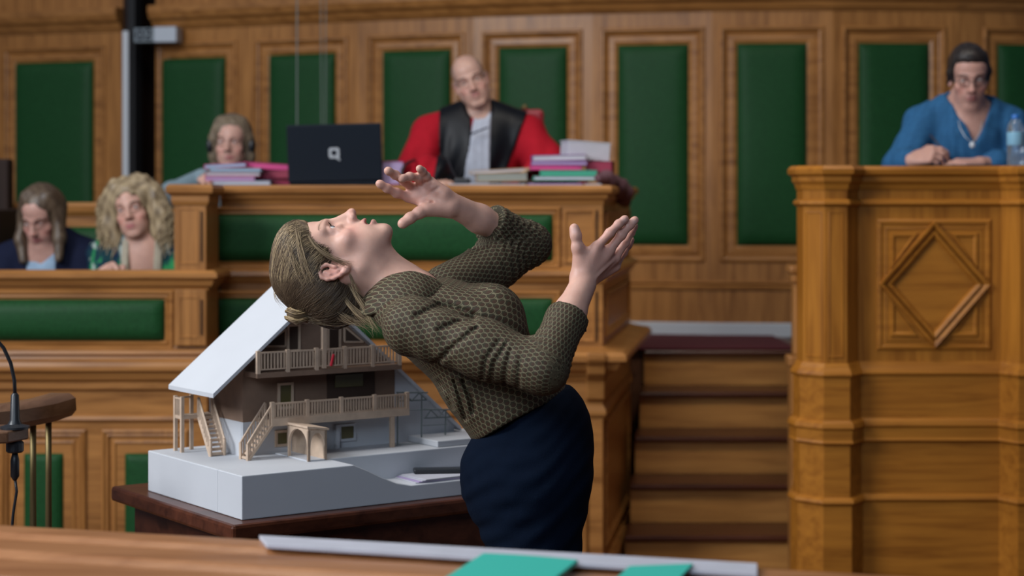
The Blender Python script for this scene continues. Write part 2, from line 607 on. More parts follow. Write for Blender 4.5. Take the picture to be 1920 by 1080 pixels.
# framed panels of the base
for (a, b) in [(-335, -261), (-145, -71), (45, 119), (234, 310)]:
    x0, x1 = (a - 960) / F * 6.8, (b - 960) / F * 6.8
    MB().rect_loops(x0 - .085, x1 + .085, .10, .715, 6.8, [(0, -.012), (0, .01), (.008, .014), (.016, .008), (.024, .010), (.034, -.004), (.042, .004), (.05, .006), (.058, -.004), (.066, -.008), (.1, -.008)]).build('base_frame', WOODZ, lb)
    MB().pad(x0, x1, .19, .625, 6.803, 0.02, 8, 10, 0.03).build('base_padded_panel', LEATHER, lb, smooth=True)
MB().sweep([(-3.6, 6.8), (-1.144, 6.8)], [(-.02, .742), (.004, .742), (.014, .752), (.010, .765), (.004, .77), (-.02, .77)]).build('frieze_moulding', WOODX, lb)
# writing shelf behind the rail
MB().box(-3.6, -1.27, 6.86, 7.12, 1.20, 1.225, 0.004).build('writing_shelf', WOODX, lb)

# seat back behind the two women
sb = empty('high_backed_bench', (-1.9, 8.1, .42), 'high-backed oak bench with green leather backrest behind the two seated women', 'bench')
xb0, xb1 = (14 - 960) / F * 8.2, (329 - 960) / F * 8.2
m = MB()
m.box(xb0, xb1 + .3, 8.2, 8.26, .42, 1.53, 0.004)
m.build('back_board', WOODX, sb)
MB().sweep([(xb0, 8.2), (xb1 + .3, 8.2)], [(-.07, 1.50), (.004, 1.50), (.012, 1.515), (.022, 1.52), (.026, 1.545), (.018, 1.562), (-.07, 1.562)]).build('top_rail', WOODX, sb)
MB().pad((35 - 960) / F * 8.2, xb1 - .02, 1.02, 1.452, 8.2, 0.03, 20, 8).build('back_cushion', LEATHER, sb, smooth=True)
MB().box(xb0 + .08, xb1 + .3, 7.36, 8.2, .80, .87, 0.02).build('seat', LEATHER, sb)
MB().box(xb0 + .08, xb1 + .3, 7.42, 8.2, .42, .80).build('seat_base', WOODX, sb)

# dark bench end at the left edge of the picture
be = empty('bench_end', W(4, 500, 7.9), 'dark brown high bench end cut by the left edge of the photo', 'bench')
m = MB()
x1 = (20 - 960) / F * 8.05
m.box(x1 - .5, x1, 8.02, 8.10, .42, 1.585 + (370 - 298) / F * 8.05, 0.01)
m.build('panel', DARKZ, be)
m = MB()
m.box(x1 - .5, (11 - 960) / F * 7.6, 7.5, 8.02, .42, 1.585 + (370 - 392) / F * 7.7, 0.012)
m.build('arm_panel', DARKZ, be)

# ------------------------------------------------------------------ judges' bench
jb = empty('judges_bench', (-.4, 7.2, 0), 'wide raised oak judge bench with two rows of green leather panels', 'bench')
pj = [(-1.14, 7.1), (.355, 7.1), (.55, 8.45)]
m = MB()
m.sweep(pj, [(-.055, 0), (0, 0), (0, 1.58), (-.055, 1.58)])
m.build('front_panel', WOODX, jb)
MB().sweep(pj, [(-.42, 1.600), (-.40, 1.632), (.030, 1.632), (.040, 1.620), (.038, 1.604), (.022, 1.596), (.018, 1.580), (.006, 1.572), (.002, 1.556), (-.05, 1.556), (-.05, 1.600)]).build('counter_top', WOODX, jb)
MB().sweep(pj, [(-.05, 1.31), (.004, 1.31), (.016, 1.303), (.032, 1.297), (.034, 1.280), (.022, 1.272), (.012, 1.255), (.004, 1.247), (-.05, 1.247)]).build('middle_moulding', WOODX, jb)
MB().sweep(pj, [(-.05, 1.0), (.004, 1.0), (.03, .993), (.085, .985), (.10, .972), (.10, .950), (.075, .940), (.06, .915), (.03, .90), (.012, .87), (.004, .862), (-.05, .862)]).build('ledge_moulding', WOODX, jb)
MB().sweep(pj, [(-.05, .72), (.002, .72), (.014, .735), (.014, .75), (.004, .77), (-.05, .77)]).build('frieze_moulding', WOODX, jb)
MB().sweep(pj, [(-.05, 0), (.03, 0), (.03, .13), (.018, .15), (-.05, .15)]).build('plinth', WOODX, jb)
field(jb, (407 - 960) / F * 7.1, (1037 - 960) / F * 7.1, 1.334, 1.518, 7.1, 0.03)
field(jb, (407 - 960) / F * 7.1, (1037 - 960) / F * 7.1, 1.026, 1.190, 7.1, 0.03)
for (a, b) in [(424, 498), (620, 694), (810, 884), (995, 1060)]:
    x0, x1 = (a - 960) / F * 7.1, (b - 960) / F * 7.1
    MB().rect_loops(x0 - .085, x1 + .085, .16, .69, 7.1, [(0, -.012), (0, .01), (.008, .014), (.016, .008), (.024, .010), (.034, -.004), (.05, .006), (.058, -.004), (.066, -.008), (.1, -.008)]).build('base_frame', WOODZ, jb)
    MB().pad(x0, x1, .24, .61, 7.103, 0.02, 8, 10, 0.03).build('base_padded_panel', LEATHER, jb, smooth=True)
# end stile with grooves, corner bracket under the ledge
for (z0, z1) in [(1.33, 1.535), (1.02, 1.215)]:
    MB().rect_loops(.205, .325, z0, z1, 7.1, [(0, -.002), (0, .006), (.006, .006), (.010, .0), (.016, -.002)]).build('end_stile', WOODZ, jb)
    MB().box(.330, .334, 7.094, 7.102, z0, z1).build('stile_bead', DARKZ, jb)
m = MB()
m.prism([(7.1, .99), (6.985, .985), (6.985, .955), (7.01, .93), (7.02, .90), (7.06, .87), (7.075, .80), (7.1, .78)], .29, .362, 'x')
m.build('corner_bracket', WOODX, jb, bevel=.006)
Msd = plane_M((.355, 7.1), (.55, 8.45))
for (z0, z1) in [(1.34, 1.53), (1.03, 1.21), (.2, .70)]:
    m = MB(); m.M = Msd
    m.rect_loops(.10, 1.25, z0, z1, 0, [(0, -.004), (0, .008), (.008, .012), (.016, .002), (.024, .006), (.034, -.004), (.05, -.006)])
    m.build('side_frame', WOODX, jb)
# mouldings on the return where the front meets the lower bench are covered by the pilaster of the lower bench

# ------------------------------------------------------------------ clerk's desk at the right
ck = empty('clerk_desk', (1.6, 6.5, 0), 'tall golden oak desk front with lozenge panel, at right below the woman in blue', 'desk')
pc = [(1.50, 8.55), (1.026, 6.53), (1.036, 6.455), (1.102, 6.385), (1.180, 6.385), (1.236, 6.470), (1.745, 6.470), (1.790, 6.385), (1.99, 6.385), (2.06, 6.47), (2.6, 6.47)]
MB().sweep(pc, [(-.06, 0), (0, 0), (0, 1.63), (-.06, 1.63)]).build('front_panel', GOLDZ, ck)
MB().prism([(1.10, 6.53), (1.26, 6.525), (1.74, 6.525), (2.6, 6.525), (2.6, 6.87), (1.14, 6.87)], 1.672, 1.6965, 'z').build('desk_board', GOLDX, ck)
MB().sweep(pc, [(-.06, 1.665), (-.055, 1.697), (.022, 1.697), (.034, 1.684), (.032, 1.668), (.018, 1.658), (.018, 1.642), (.008, 1.630), (.004, 1.612), (-.05, 1.612), (-.05, 1.665)]).build('counter_top', GOLDX, ck)
MB().sweep(pc, [(-.05, 1.578), (.003, 1.578), (.012, 1.572), (.014, 1.562), (.004, 1.553), (-.05, 1.553)]).build('upper_moulding', GOLDX, ck)
MB().sweep(pc, [(-.05, 1.0), (.003, 1.0), (.010, .985), (.018, .972), (.024, .960), (.018, .95), (-.05, .95)]).build('waist_moulding', GOLDX, ck)
MB().sweep(pc, [(-.05, .955), (.014, .955), (.014, .50), (-.05, .50)]).build('lower_panel', GOLDX, ck)
MB().sweep(pc, [(-.05, .80), (.018, .80), (.030, .79), (.034, .775), (.026, .765), (.026, .730), (.030, .722), (.016, .712), (-.05, .712)]).build('belt_moulding', GOLDX, ck)
MB().sweep(pc, [(-.05, .53), (.018, .53), (.030, .522), (.034, .512), (.022, .50), (.024, .0), (-.05, 0)]).build('base_moulding', GOLDX, ck)
# grooved front of the octagonal pilaster
for (A, B) in [((1.036, 6.455), (1.102, 6.385)), ((1.102, 6.385), (1.180, 6.385)), ((1.79, 6.385), (1.99, 6.385))]:
    m = MB(); m.M = plane_M(A, B)
    L = (Vector(B) - Vector(A)).length
    m.rect_loops(.012, L - .012, 1.02, 1.535, 0, [(0, -.004), (0, .002), (.004, .003), (.008, -.003), (.012, -.003)])
    m.build('pilaster_panel', GOLDZ, ck)
# lozenge panel
y = 6.470
x0, x1 = (1645 - 960) / F * y, (1857 - 960) / F * y
z0, z1 = CH + (370 - 655) / F * y, CH + (370 - 412) / F * y
xm, zm = (x0 + x1) / 2, (z0 + z1) / 2
MB().rect_loops(x0, x1, z0, z1, y, [(-.004, -.004), (-.002, .003), (.003, .007), (.012, .008), (.018, .001), (.024, .001), (.030, .006)], fill=False).build('panel_frame', GOLDX, ck)
MB().box(x0 + .004, x1 - .004, y - .0035, y + .002, z0 + .004, z1 - .004).build('panel_field', GOLDX, ck)


def lozenge_ring(r0, r1, hgt):
    """diamond ring between scale r0 (outer) and r1 (inner)"""
    m = MB()
    prof = [(r0, 0.002), (r0 - .015, hgt), ((r0 + r1) / 2, hgt * .9), (r1 + .025, hgt * .65), (r1, 0.002)]
    loops = []
    hw, hh = (x1 - x0) / 2, (z1 - z0) / 2
    for (k, o) in prof:
        loops.append([(xm - hw * k, y - o, zm), (xm, y - o, zm - hh * k), (xm + hw * k, y - o, zm), (xm, y - o, zm + hh * k)])
    m.rings(loops, cap=False)
    return m


lozenge_ring(.985, .855, .022).build('lozenge_moulding', GOLDX, ck)
lozenge_ring(.835, .715, .020).build('lozenge_moulding', GOLDX, ck)
hw, hh = (x1 - x0) / 2, (z1 - z0) / 2
for sx in (-1, 1):
    for sz in (-1, 1):
        m = MB()
        cx, cz = xm + sx * hw, zm + sz * hh
        def tri(k, o):
            i = .045 + k
            q = 1 - .012 / hw
            return [(cx - sx * i, y - o, cz - sz * i), (cx - sx * (hw - .055 - k * 1.6), y - o, cz - sz * i), (cx - sx * i, y - o, cz - sz * (hh - .055 - k * 1.6))]
        m.rings([tri(0, .002), tri(.004, .010), tri(.012, .010), tri(.018, .004)], cap=True)
        m.build('corner_triangle', GOLDX, ck)

# ------------------------------------------------------------------ stairs between the two desks
st = empty('staircase', (.8, 8.1, 0), 'dark-edged oak stairs rising between the judge bench and the clerk desk', 'stairs')
NOS = 8.70
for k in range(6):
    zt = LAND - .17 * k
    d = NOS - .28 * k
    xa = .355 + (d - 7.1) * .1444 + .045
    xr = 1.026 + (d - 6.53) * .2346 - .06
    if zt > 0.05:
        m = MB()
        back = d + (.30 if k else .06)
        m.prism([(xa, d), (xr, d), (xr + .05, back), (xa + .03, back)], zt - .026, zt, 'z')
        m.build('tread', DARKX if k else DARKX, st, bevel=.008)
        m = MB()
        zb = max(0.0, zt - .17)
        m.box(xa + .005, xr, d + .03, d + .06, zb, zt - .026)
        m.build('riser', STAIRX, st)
cp = MB()
cp.box(.50, 1.37, 8.73, 9.60, LAND + .001, LAND + .012, 0.004)
o = cp.build('carpet', CARPET)
tag(o, 'dark red carpet on the landing at the top of the stairs', 'carpet')

# newel post at the right of the stairs
nw = empty('newel_post', (1.14, 7.3, 0), 'short square oak newel post with moulded cap beside the stairs, against the clerk desk', 'post')
dN = 7.28
xl = (1482 - 960) / F * dN
zt = CH + (370 - 497) / F * dN
zb_ = CH + (370 - 665) / F * dN
m = MB(); m.box(xl - .012, xl + .050, dN - .055, dN + .055, zt - .035, zt, 0.012); m.box(xl - .002, xl + .046, dN - .045, dN + .045, zt - .07, zt - .035, .006)
m.build('cap', WOODX, nw)
m = MB(); m.box(xl + .008, xl + .044, dN - .035, dN + .035, zb_, zt - .06, 0.008); m.build('shaft', WOODZ, nw)
m = MB(); m.box(xl - .016, xl + .048, dN - .05, dN + .05, zb_ - .045, zb_, 0.01); m.box(xl - .004, xl + .046, dN - .045, dN + .045, 0.0, zb_ - .045, 0.006); m.build('base', WOODZ, nw)
# ------------------------------------------------------------------ foreground bench rail with papers
fg = empty('foreground_rail', (-.2, 2.5, 0), 'blurred moulded wooden rail along the bottom edge, closest to the camera', 'rail')
fa, fb = Vector((-1.05, 2.765)), Vector((0.90, 2.20))
m = MB()
RZ = 1.10
prof = [(-.012, RZ - .05), (-.018, RZ - .012), (-.012, RZ - .002), (.0, RZ), (.045, RZ), (.055, RZ - .008), (.075, RZ - .010), (.085, RZ - .002), (.16, RZ), (.172, RZ - .010), (.19, RZ - .012), (.20, RZ - .004), (.30, RZ - .004), (.312, RZ - .02), (.312, RZ - .05)]
m.sweep([tuple(fa), tuple(fb)], prof)
m.build('top_rail', wood('pale_rail_oak', (0.46, 0.21, 0.09), (0.26, 0.10, 0.035), 'x', 0.3), fg, smooth=True, sharp=0.6)
m = MB(); m.sweep([tuple(fa), tuple(fb)], [(.03, 0), (.07, 0), (.07, RZ - .05), (.03, RZ - .05)]); m.build('front_panel', WOODX, fg)

fdir = (fb - fa).normalized()
fn = Vector((fdir.y, -fdir.x))


def fgpt(px, off, z):
    """plan point on the rail at picture column px, off metres towards the camera"""
    k = (px - 960) / F
    base = fa + fn * off
    t = (k * base.y - base.x) / (fdir.x - k * fdir.y)
    return base + fdir * t


m = MB()
q = [fgpt(486, -.002, 0), fgpt(1420, -.002, 0), fgpt(1420, .065, 0), fgpt(500, .058, 0)]
m.prism([tuple(p) for p in q], RZ + .001, RZ + .007, 'z')
o = m.build('paper_stack', PAPER, bevel=.001)
tag(o, 'narrow strip of white paper lying along the far edge of the foreground rail', 'papers')
m = MB()
q0, q1 = fgpt(905, .066, 0), fgpt(1085, .074, 0)
ring = []
for i in range(13):
    t = i / 12
    p = q0.lerp(q1, t) 
    ring.append((p.x, p.y + .006 * math.sin(math.pi * t)))
ring += [tuple(q1 + fn * .2), tuple(q0 + fn * .2)]
m.prism(ring, RZ + .0075, RZ + .014, 'z')
o = m.build('folder', TEALC, bevel=.002)
tag(o, 'teal folder lying on the white papers at the bottom edge', 'folder')
m = MB()
q0, q1 = fgpt(1180, .080, 0), fgpt(1300, .042, 0)
m.prism([tuple(q0), tuple(q1), tuple(q1 + fn * .15), tuple(q0 + fn * .15)], RZ + .0075, RZ + .011, 'z')
o = m.build('folder', TEALC, bevel=.001)
tag(o, 'second teal folder, showing only a thin corner right of the larger teal one', 'folder')

# ------------------------------------------------------------------ witness bar with microphone at the left
wb = empty('witness_bar', (-1.3, 4.4, 0), 'curved walnut witness rail on thin brass posts at the left edge', 'rail')
arc = [(-1.75, 4.20), (-1.5, 4.205), (-1.34, 4.225), (-1.25, 4.27), (-1.195, 4.34), (-1.155, 4.44), (-1.138, 4.57)]
m = MB()
m.sweep(arc, [(-.035, 1.035), (-.04, 1.05), (-.038, 1.082), (-.025, 1.092), (.025, 1.092), (.04, 1.080), (.042, 1.05), (.03, 1.035)])
m.build('hand_rail', WALNUT, wb, smooth=True, sharp=.7)
m = MB()
shelf = [(-1.75, 4.02), (-1.20, 4.02), (-1.125, 4.05), (-1.098, 4.12), (-1.12, 4.17), (-1.3, 4.20), (-1.75, 4.20)]
m.prism(shelf, 1.035, 1.062, 'z')
m.build('shelf', WALNUT, wb, bevel=.004)
for (px, d) in [(62, 4.42), (91, 4.50), (-40, 4.22)]:
    x = (px - 960) / F * d
    MB().lathe((x, d, 0), [(.009, 0), (.009, .55), (.0095, .56), (.0075, .9), (.008, 1.04)], 12).build('post', BRASS, wb, smooth=True)
MB().box(-1.6, -1.12, 4.40, 4.55, 0, .05, .01).build('foot_plate', BRASS, wb)

mc = empty('microphone', (-1.13, 4.1, 1.062), 'black gooseneck microphone standing on the witness shelf at the left edge', 'microphone')
bx, by = (28 - 960) / F * 4.10, 4.10
MB().lathe((bx, by, 1.0625), [(.033, 0), (.033, .005), (.016, .010), (.011, .02), (.009, .075), (.005, .08)], 20).build('base', BLACK, mc, smooth=True, sharp=.8)
m = MB()
m.tube([(bx, by, 1.14), (bx - .001, by, 1.17), (bx - .008, by - .005, 1.21), (bx - .022, by - .012, 1.245), (bx - .045, by - .02, 1.275), (bx - .075, by - .03, 1.295), (bx - .11, by - .04, 1.305)], .0042, 8)
m.build('gooseneck', BLACK, mc, smooth=True)
m = MB(); m.tube([(bx - .11, by - .04, 1.305), (bx - .15, by - .055, 1.31)], .010, 10); m.build('capsule', BLACK, mc, smooth=True)
MB().lathe((bx, by, 1.008), [(.016, 0), (.02, .004), (.02, .022), (.016, .026)], 14).build('mount_nut', BLACK, mc)
m = MB()
m.lathe((bx, by, .945), [(.004, 0), (.010, .01), (.010, .045), (.006, .064)], 12)
m.build('plug', BLACK, mc, smooth=True)
m = MB()
m.tube([(bx, by, .95), (bx + .004, by, .92), (bx - .004, by, .87), (bx - .010, by, .80), (bx - .008, by + .01, .70), (bx + .006, by + .02, .5), (bx, by + .03, .2), (bx, by + .05, .01)], .0035, 6)
m.build('cable', BLACK, mc, smooth=True)

# ------------------------------------------------------------------ table and architectural model
C0 = Vector((-.596, 4.0))
UU = Vector((.815, .58)).normalized()
VV = Vector((-UU.y, UU.x))
MT = Matrix(((UU.x, VV.x, 0, C0.x), (UU.y, VV.y, 0, C0.y), (0, 0, 1, 0), (0, 0, 0, 1)))


def LM():
    m = MB()
    m.M = MT.copy()
    return m


tb = empty('table', MT @ Vector((.4, .25, 0)), 'dark mahogany table carrying the white house model', 'table')
m = LM(); m.box(-.045, .87, -.045, .62, .835, .872, .008); m.build('table_top', DARKX, tb)
m = LM()
m.box(0.0, .83, 0.0, .02, .69, .835); m.box(0.0, .83, .555, .575, .69, .835); m.box(0.0, .02, .02, .555, .69, .835); m.box(.81, .83, .02, .555, .69, .835)
m.build('apron', DARKX, tb)
for (u, v) in [(.035, .035), (.795, .035), (.035, .54), (.795, .54)]:
    p = MT @ Vector((u, v, 0))
    MB().lathe((p.x, p.y, 0), [(.018, 0), (.026, .04), (.02, .08), (.03, .40), (.024, .60), (.034, .64), (.034, .835)], 16).build('leg', DARKZ, tb, smooth=True, sharp=.7)

md = empty('house_model', MT @ Vector((.35, .25, .872)), 'white and brown card architectural model of a chalet on a white base', 'model')
ZB, ZT, ZL = .8725, .97, .909
m = LM()
m.prism([(0, ZB), (.80, ZB), (.80, ZT), (.0, ZT)], .12, .497, 'y')
m.prism([(0, ZB), (.80, ZB), (.80, ZL), (.44, ZL), (.40, .918), (.36, .935), (.32, .955), (.285, ZT), (0, ZT)], 0, .12, 'y')
m.build('base', WHITECARD, md, bevel=.002)
m = LM(); m.box(.60, .80, .13, .30, ZT + .0005, ZT + .016, .002); m.build('terrace', WHITECARD, md)

def zroof(u):
    return 1.1304 + .8235 * (u - .036) if u < .325 else 1.368 - .87 * (u - .325)

U0, U1, U2, V0, V1 = .14, .5625, .74, .27, .45
T = .010
ZF = 1.051
# brown walls (front, left, back) and white ground floor / white right part
m = LM()
m.prism([(U0, ZF), (U1, ZF), (U1, zroof(U1) - T), (.325, zroof(.325) - T), (U0, zroof(U0) - T)], V0, V0 + .008, 'y')
m.build('timber_front', BROWNCARD, md)
m = LM()
m.box(U0, U0 + .008, V0 + .008, V1, ZF, zroof(U0) - T)
m.build('timber_side', BROWNCARD, md)
m = LM()
m.box(U0, U1, V0 - .0005, V0 + .0075, ZT, ZF)
m.box(U0 - .0005, U0 + .0075, V0 + .0075, V1, ZT, ZF)
m.build('ground_floor_wall', WHITECARD, md)
m = LM()
m.prism([(U1, ZT), (U2, ZT), (U2, zroof(U2) - T), (U1, zroof(U1) - T)], V0 - .002, V0 + .008, 'y')
m.prism([(U0, ZT), (U2, ZT), (U2, zroof(U2) - T), (.325, zroof(.325) - T), (U0, zroof(U0) - T)], V1 - .008, V1, 'y')
m.build('plain_wall', WHITECARD, md)
# roof slopes
m = LM()
def slope(u0, u1, v0, v1):
    z0, z1 = zroof(u0), zroof(u1 - 1e-6)
    m.prism([(u0, z0), (u1, z1), (u1, z1 - T), (u0, z0 - T)], v0, v1, 'y')
slope(.036, .325, .215, .458)
m.build('roof_slope', WHITECARD, md)
m = LM()
m.prism([(.325, 1.368), (.75, zroof(.75)), (.75, zroof(.75) - T), (.325, 1.368 - T)], .25, .458, 'y')
m.build('roof_slope', WHITECARD, md)

def railing(u0, u1, v, z0, z1, n_posts, name='railing', step=.0085):
    m = LM()
    m.box(u0, u1, v - .0025, v + .0025, z1 - .004, z1)
    m.box(u0, u1, v - .002, v + .002, z0 + .004, z0 + .007)
    for i in range(n_posts + 1):
        u = u0 + (u1 - u0) * i / n_posts
        m.box(u - .0045, u + .0045, v - .0045, v + .0045, z0 - .004, z1 + .003)
    k = int((u1 - u0) / step)
    for i in range(1, k):
        u = u0 + (u1 - u0) * i / k
        m.box(u - .0018, u + .0018, v - .0015, v + .0015, z0 + .004, z1 - .003)
    return m.build(name, BALSA, md)

m = LM(); m.box(.146, .545, .208, .27, 1.160, 1.172); m.build('balcony_floor', BROWNCARD, md)
railing(.150, .540, .212, 1.174, 1.221, 5, 'balcony_railing')
m = LM(); m.box(.178, .56, .198, .27, 1.049, 1.060); m.build('balcony_floor', BALSA, md)
railing(.182, .556, .202, 1.060, 1.100, 4, 'balcony_railing', .0075)
m = LM(); m.box(.178, .56, .196, .199, 1.046, 1.064); m.build('balcony_fascia', BALSA, md)


def inv(px, py, v):
    """model coordinates (u, z) of pixel px, py on the upright plane at v"""
    s = (px - 960) / F
    bx, by = C0.x + VV.x * v, C0.y + VV.y * v
    u = (s * by - bx) / (UU.x - s * UU.y)
    d = by + UU.y * u
    return u, CH + (HY - py) / F * d


def wall_piece(px0, px1, py0, py1, v, t, mat, name, frame=None):
    u0, za = inv(px0, (py0 + py1) / 2, v)
    u1, zb = inv(px1, (py0 + py1) / 2, v)
    um = (px0 + px1) / 2
    z1 = inv(um, py0, v)[1]
    z0 = inv(um, py1, v)[1]
    m = LM()
    m.box(u0, u1, v - t, v + .002, z0, z1)
    o = m.build(name, mat, md)
    if frame:
        m = LM()
        w = .006
        for b in [(u0 - w, u0, z0 - w, z1 + w), (u1, u1 + w, z0 - w, z1 + w), (u0, u1, z1, z1 + w), (u0, u1, z0 - w, z0)]:
            m.box(b[0], b[1], v - t - .003, v, b[2], b[3])
        put(m.build('window_frame', frame, None), o)
    return o


wall_piece(524, 545, 722, 762, V0, .002, OLIVE, 'door', BALSA)
wall_piece(613, 702, 690, 752, V0, .002, DARKCARD, 'loggia')
wall_piece(628, 680, 702, 725, V0 - .003, .002, OLIVE, 'window')
wall_piece(519, 537, 811, 832, V0 - .001, .002, OLIVE, 'window', BALSA)
wall_piece(638, 662, 799, 822, V0 - .001, .002, OLIVE, 'window', WHITECARD)
wall_piece(541, 558, 612, 655, V0, .002, DARKCARD, 'door', BALSA)
wall_piece(616, 634, 608, 655, V0, .002, DARKCARD, 'door', BALSA)
for tri in ([(492, 649), (534, 649), (534, 617)], [(645, 641), (645, 612), (680, 641)]):
    m = LM()
    pts = [inv(a, b, V0) for (a, b) in tri]
    m.prism(pts, V0 - .003, V0 + .002, 'y')
    m.build('gable_window', DARKCARD, md)
    m = LM()
    for i in range(3):
        p, q = pts[i], pts[(i + 1) % 3]
        m.tube([(p[0], V0 - .003, p[1]), (q[0], V0 - .003, q[1])], .003, 4)
    m.build('gable_window_frame', BALSA, md)
u, z = inv(607, 640, .212)
m = LM(); m.box(u - .005, u + .005, .207, .217, 1.174, zroof(u) - T); m.build('balcony_post', BALSA, md)
u, z0 = inv(632, 858, .262); z1 = inv(632, 797, .262)[1]
m = LM(); m.box(u - .005, u + .005, .257, .267, ZT, z1); m.build('balcony_post', WHITECARD, md)
u = inv(735, 800, .205)[0]
m = LM(); m.box(u - .005, u + .005, .2, .21, ZT, 1.05); m.build('balcony_post', BALSA, md)
p0 = inv(625, 664, .207); p1 = inv(620, 686, .207)
m = LM(); m.tube([(p0[0], .206, p0[1]), (p1[0], .206, p1[1])], .0035, 6); m.build('red_marker', REDCLIP, md)

# stairs of the model
def stair(p_top, p_bot, width_axis, w, n, name):
    m = LM()
    a, b = Vector(p_top), Vector(p_bot)
    wv = Vector(width_axis) * w
    for i in range(n):
        p = a.lerp(b, (i + .5) / n)
        dv = (b - a) / n
        x0, x1 = sorted([p.x - dv.x / 2 - .001, p.x + dv.x / 2 + .001 + wv.x])
        y0, y1 = sorted([p.y - dv.y / 2 - .001, p.y + dv.y / 2 + .001 + wv.y])
        m.box(x0, x1, y0, y1, p.z - .006, p.z)
    for s in (0, 1):
        q = wv * s
        m.tube([a + q + Vector((0, 0, -.006)), b + q + Vector((0, 0, -.004))], .0045, 4)
        m.tube([a + q + Vector((0, 0, .042)), b + q + Vector((0, 0, .036))], .003, 4)
        for i in range(n + 1):
            p = a.lerp(b, i / n) + q
            m.tube([p + Vector((0, 0, -.004)), p + Vector((0, 0, .04 if i < n else .036))], .0018 if 0 < i < n else .004, 4)
    m.build(name, BALSA, md)

stair((.1825, .202, 1.056), (.118, .202, ZT + .003), (0, 1, 0), .036, 9, 'outside_stairs')
stair((.095, .415, 1.058), (.078, .315, ZT + .003), (1, 0, 0), .036, 9, 'outside_stairs')
m = LM()
m.box(.05, .14, .415, .458, 1.050, 1.058)
for (u, v) in [(.053, .418), (.053, .455), (.095, .455)]:
    m.box(u - .004, u + .004, v - .004, v + .004, ZT, 1.104)
m.box(.050, .056, .415, .458, 1.097, 1.101)
m.box(.053, .095, .452, .456, 1.097, 1.101)
for i in range(1, 7):
    v = .418 + .037 * i / 7
    m.box(.0515, .0545, v - .001, v + .001, 1.058, 1.098)
m.build('landing_platform', BALSA, md)

# arched porch
def arch_panel(w, h, n=8, m_=.006):
    """outline of a panel with an arched opening: outer polygon minus arch as a ring of quads (x, z)"""
    outer, inner = [], []
    ow = w / 2
    iw = w / 2 - m_
    spring = h * .45
    for i in range(n + 1):
        t = math.pi * i / n
        inner.append((w / 2 + iw * math.cos(t), spring + (h - spring - m_) * math.sin(t)))
        ex = math.cos(t)
        outer.append((w / 2 + ow * max(-1, min(1, ex * 1.6)), h if .12 < i / n < .88 else spring))
    inner = [(w - m_, 0)] + inner + [(m_, 0)]
    outer = [(w, 0)] + outer + [(0, 0)]
    return outer, inner

def arch(mb, w, h, place, t):
    o, i = arch_panel(w, h)
    k = len(o)
    vs = [place(p, 0) for p in o] + [place(p, 0) for p in i] + [place(p, t) for p in o] + [place(p, t) for p in i]
    fs = []
    for j in range(k - 1):
        fs += [(j, j + 1, k + j + 1, k + j), (2 * k + j, 3 * k + j, 3 * k + j + 1, 2 * k + j + 1), (k + j, k + j + 1, 3 * k + j + 1, 3 * k + j), (j, 2 * k + j, 2 * k + j + 1, j + 1)]
    mb._add(vs, fs)

PU0, PU1, PV0, PV1, PH = .224, .274, .104, .265, .078
m = LM()
arch(m, PV1 - .165, PH, lambda p, t: (PU0 + t, PV0 + p[0], ZT + p[1]), .006)
arch(m, PU1 - PU0, PH * .93, lambda p, t: (PU0 + p[0], PV0 + t, ZT + p[1]), .006)
m.build('porch_arch', BALSA, md)
m = LM(); m.prism([(PU0 - .004, ZT + PH), (PU1 + .004, ZT + PH * .90), (PU1 + .004, ZT + PH * .90 + .005), (PU0 - .004, ZT + PH + .005)], PV0 - .004, PV1, 'y'); m.build('porch_roof', BALSA, md)
m = LM(); m.box(PU1 - .006, PU1, PV0, PV1, ZT, ZT + PH * .9); m.build('porch_side', BALSA, md)
m = LM(); m.box(PU0, PU1, PV0, PV1, ZT + .0003, ZT + .003); m.build('porch_floor', WHITECARD, md)

# thin wire frames at the unfinished right part
m = LM()
VW = .215
def wl_(pts, r=.0021):
    m.tube([(inv(a, b, VW)[0], VW, inv(a, b, VW)[1]) for (a, b) in pts], r, 5)
wl_([(746, 736), (745, 862)]); wl_([(791, 740), (790, 860)]); wl_([(836, 768), (834, 862)])
wl_([(744, 736), (802, 736)]); wl_([(745, 752), (800, 750)]); wl_([(795, 768), (846, 768)]); wl_([(795, 784), (846, 782)])
wl_([(745, 752), (758, 737), (772, 752), (786, 737), (800, 750)]); wl_([(797, 784), (808, 769), (822, 783), (834, 769), (845, 782)])
wl_([(745, 770), (795, 768)], .001); wl_([(745, 833), (796, 831)], .001); wl_([(793, 798), (838, 796)], .001)
m.build('wire_frame', GREYWIRE, md)

# papers and phone on the low corner of the model base
g0 = MT @ Vector((.50, .02, ZL))
for k in range(4):
    m = LM()
    R = Matrix.Translation((.565, .062, 0)) @ Matrix.Rotation(.03 * k - .06, 4, 'Z')
    m.M = MT @ R
    m.box(-.10 + .006 * k, .115, -.055, .05, ZL + .0005 + .0022 * k, ZL + .0022 + .0022 * k)
    o = m.build('document', PAPER if k != 1 else LILACP)
    tag(o, ['white document at the bottom of the small pile beside the model', 'lilac document second from the bottom of the pile beside the model', 'white document second from the top of the pile beside the model', 'white document on top of the pile beside the model, under the phone'][k], 'paper')
m = LM(); m.M = MT @ Matrix.Translation((.548, .085, 0)) @ Matrix.Rotation(-.5, 4, 'Z')
m.box(-.04, .10, -.018, .018, ZL + .0095, ZL + .021, .004)
ph = m.build('phone', BLACK)
tag(ph, 'black mobile phone lying on the papers beside the house model', 'phone')
# ------------------------------------------------------------------ smooth bodies: signed-distance modelling + surface nets
def _n(v):
    v = np.asarray(v, float)
    return v / np.linalg.norm(v)


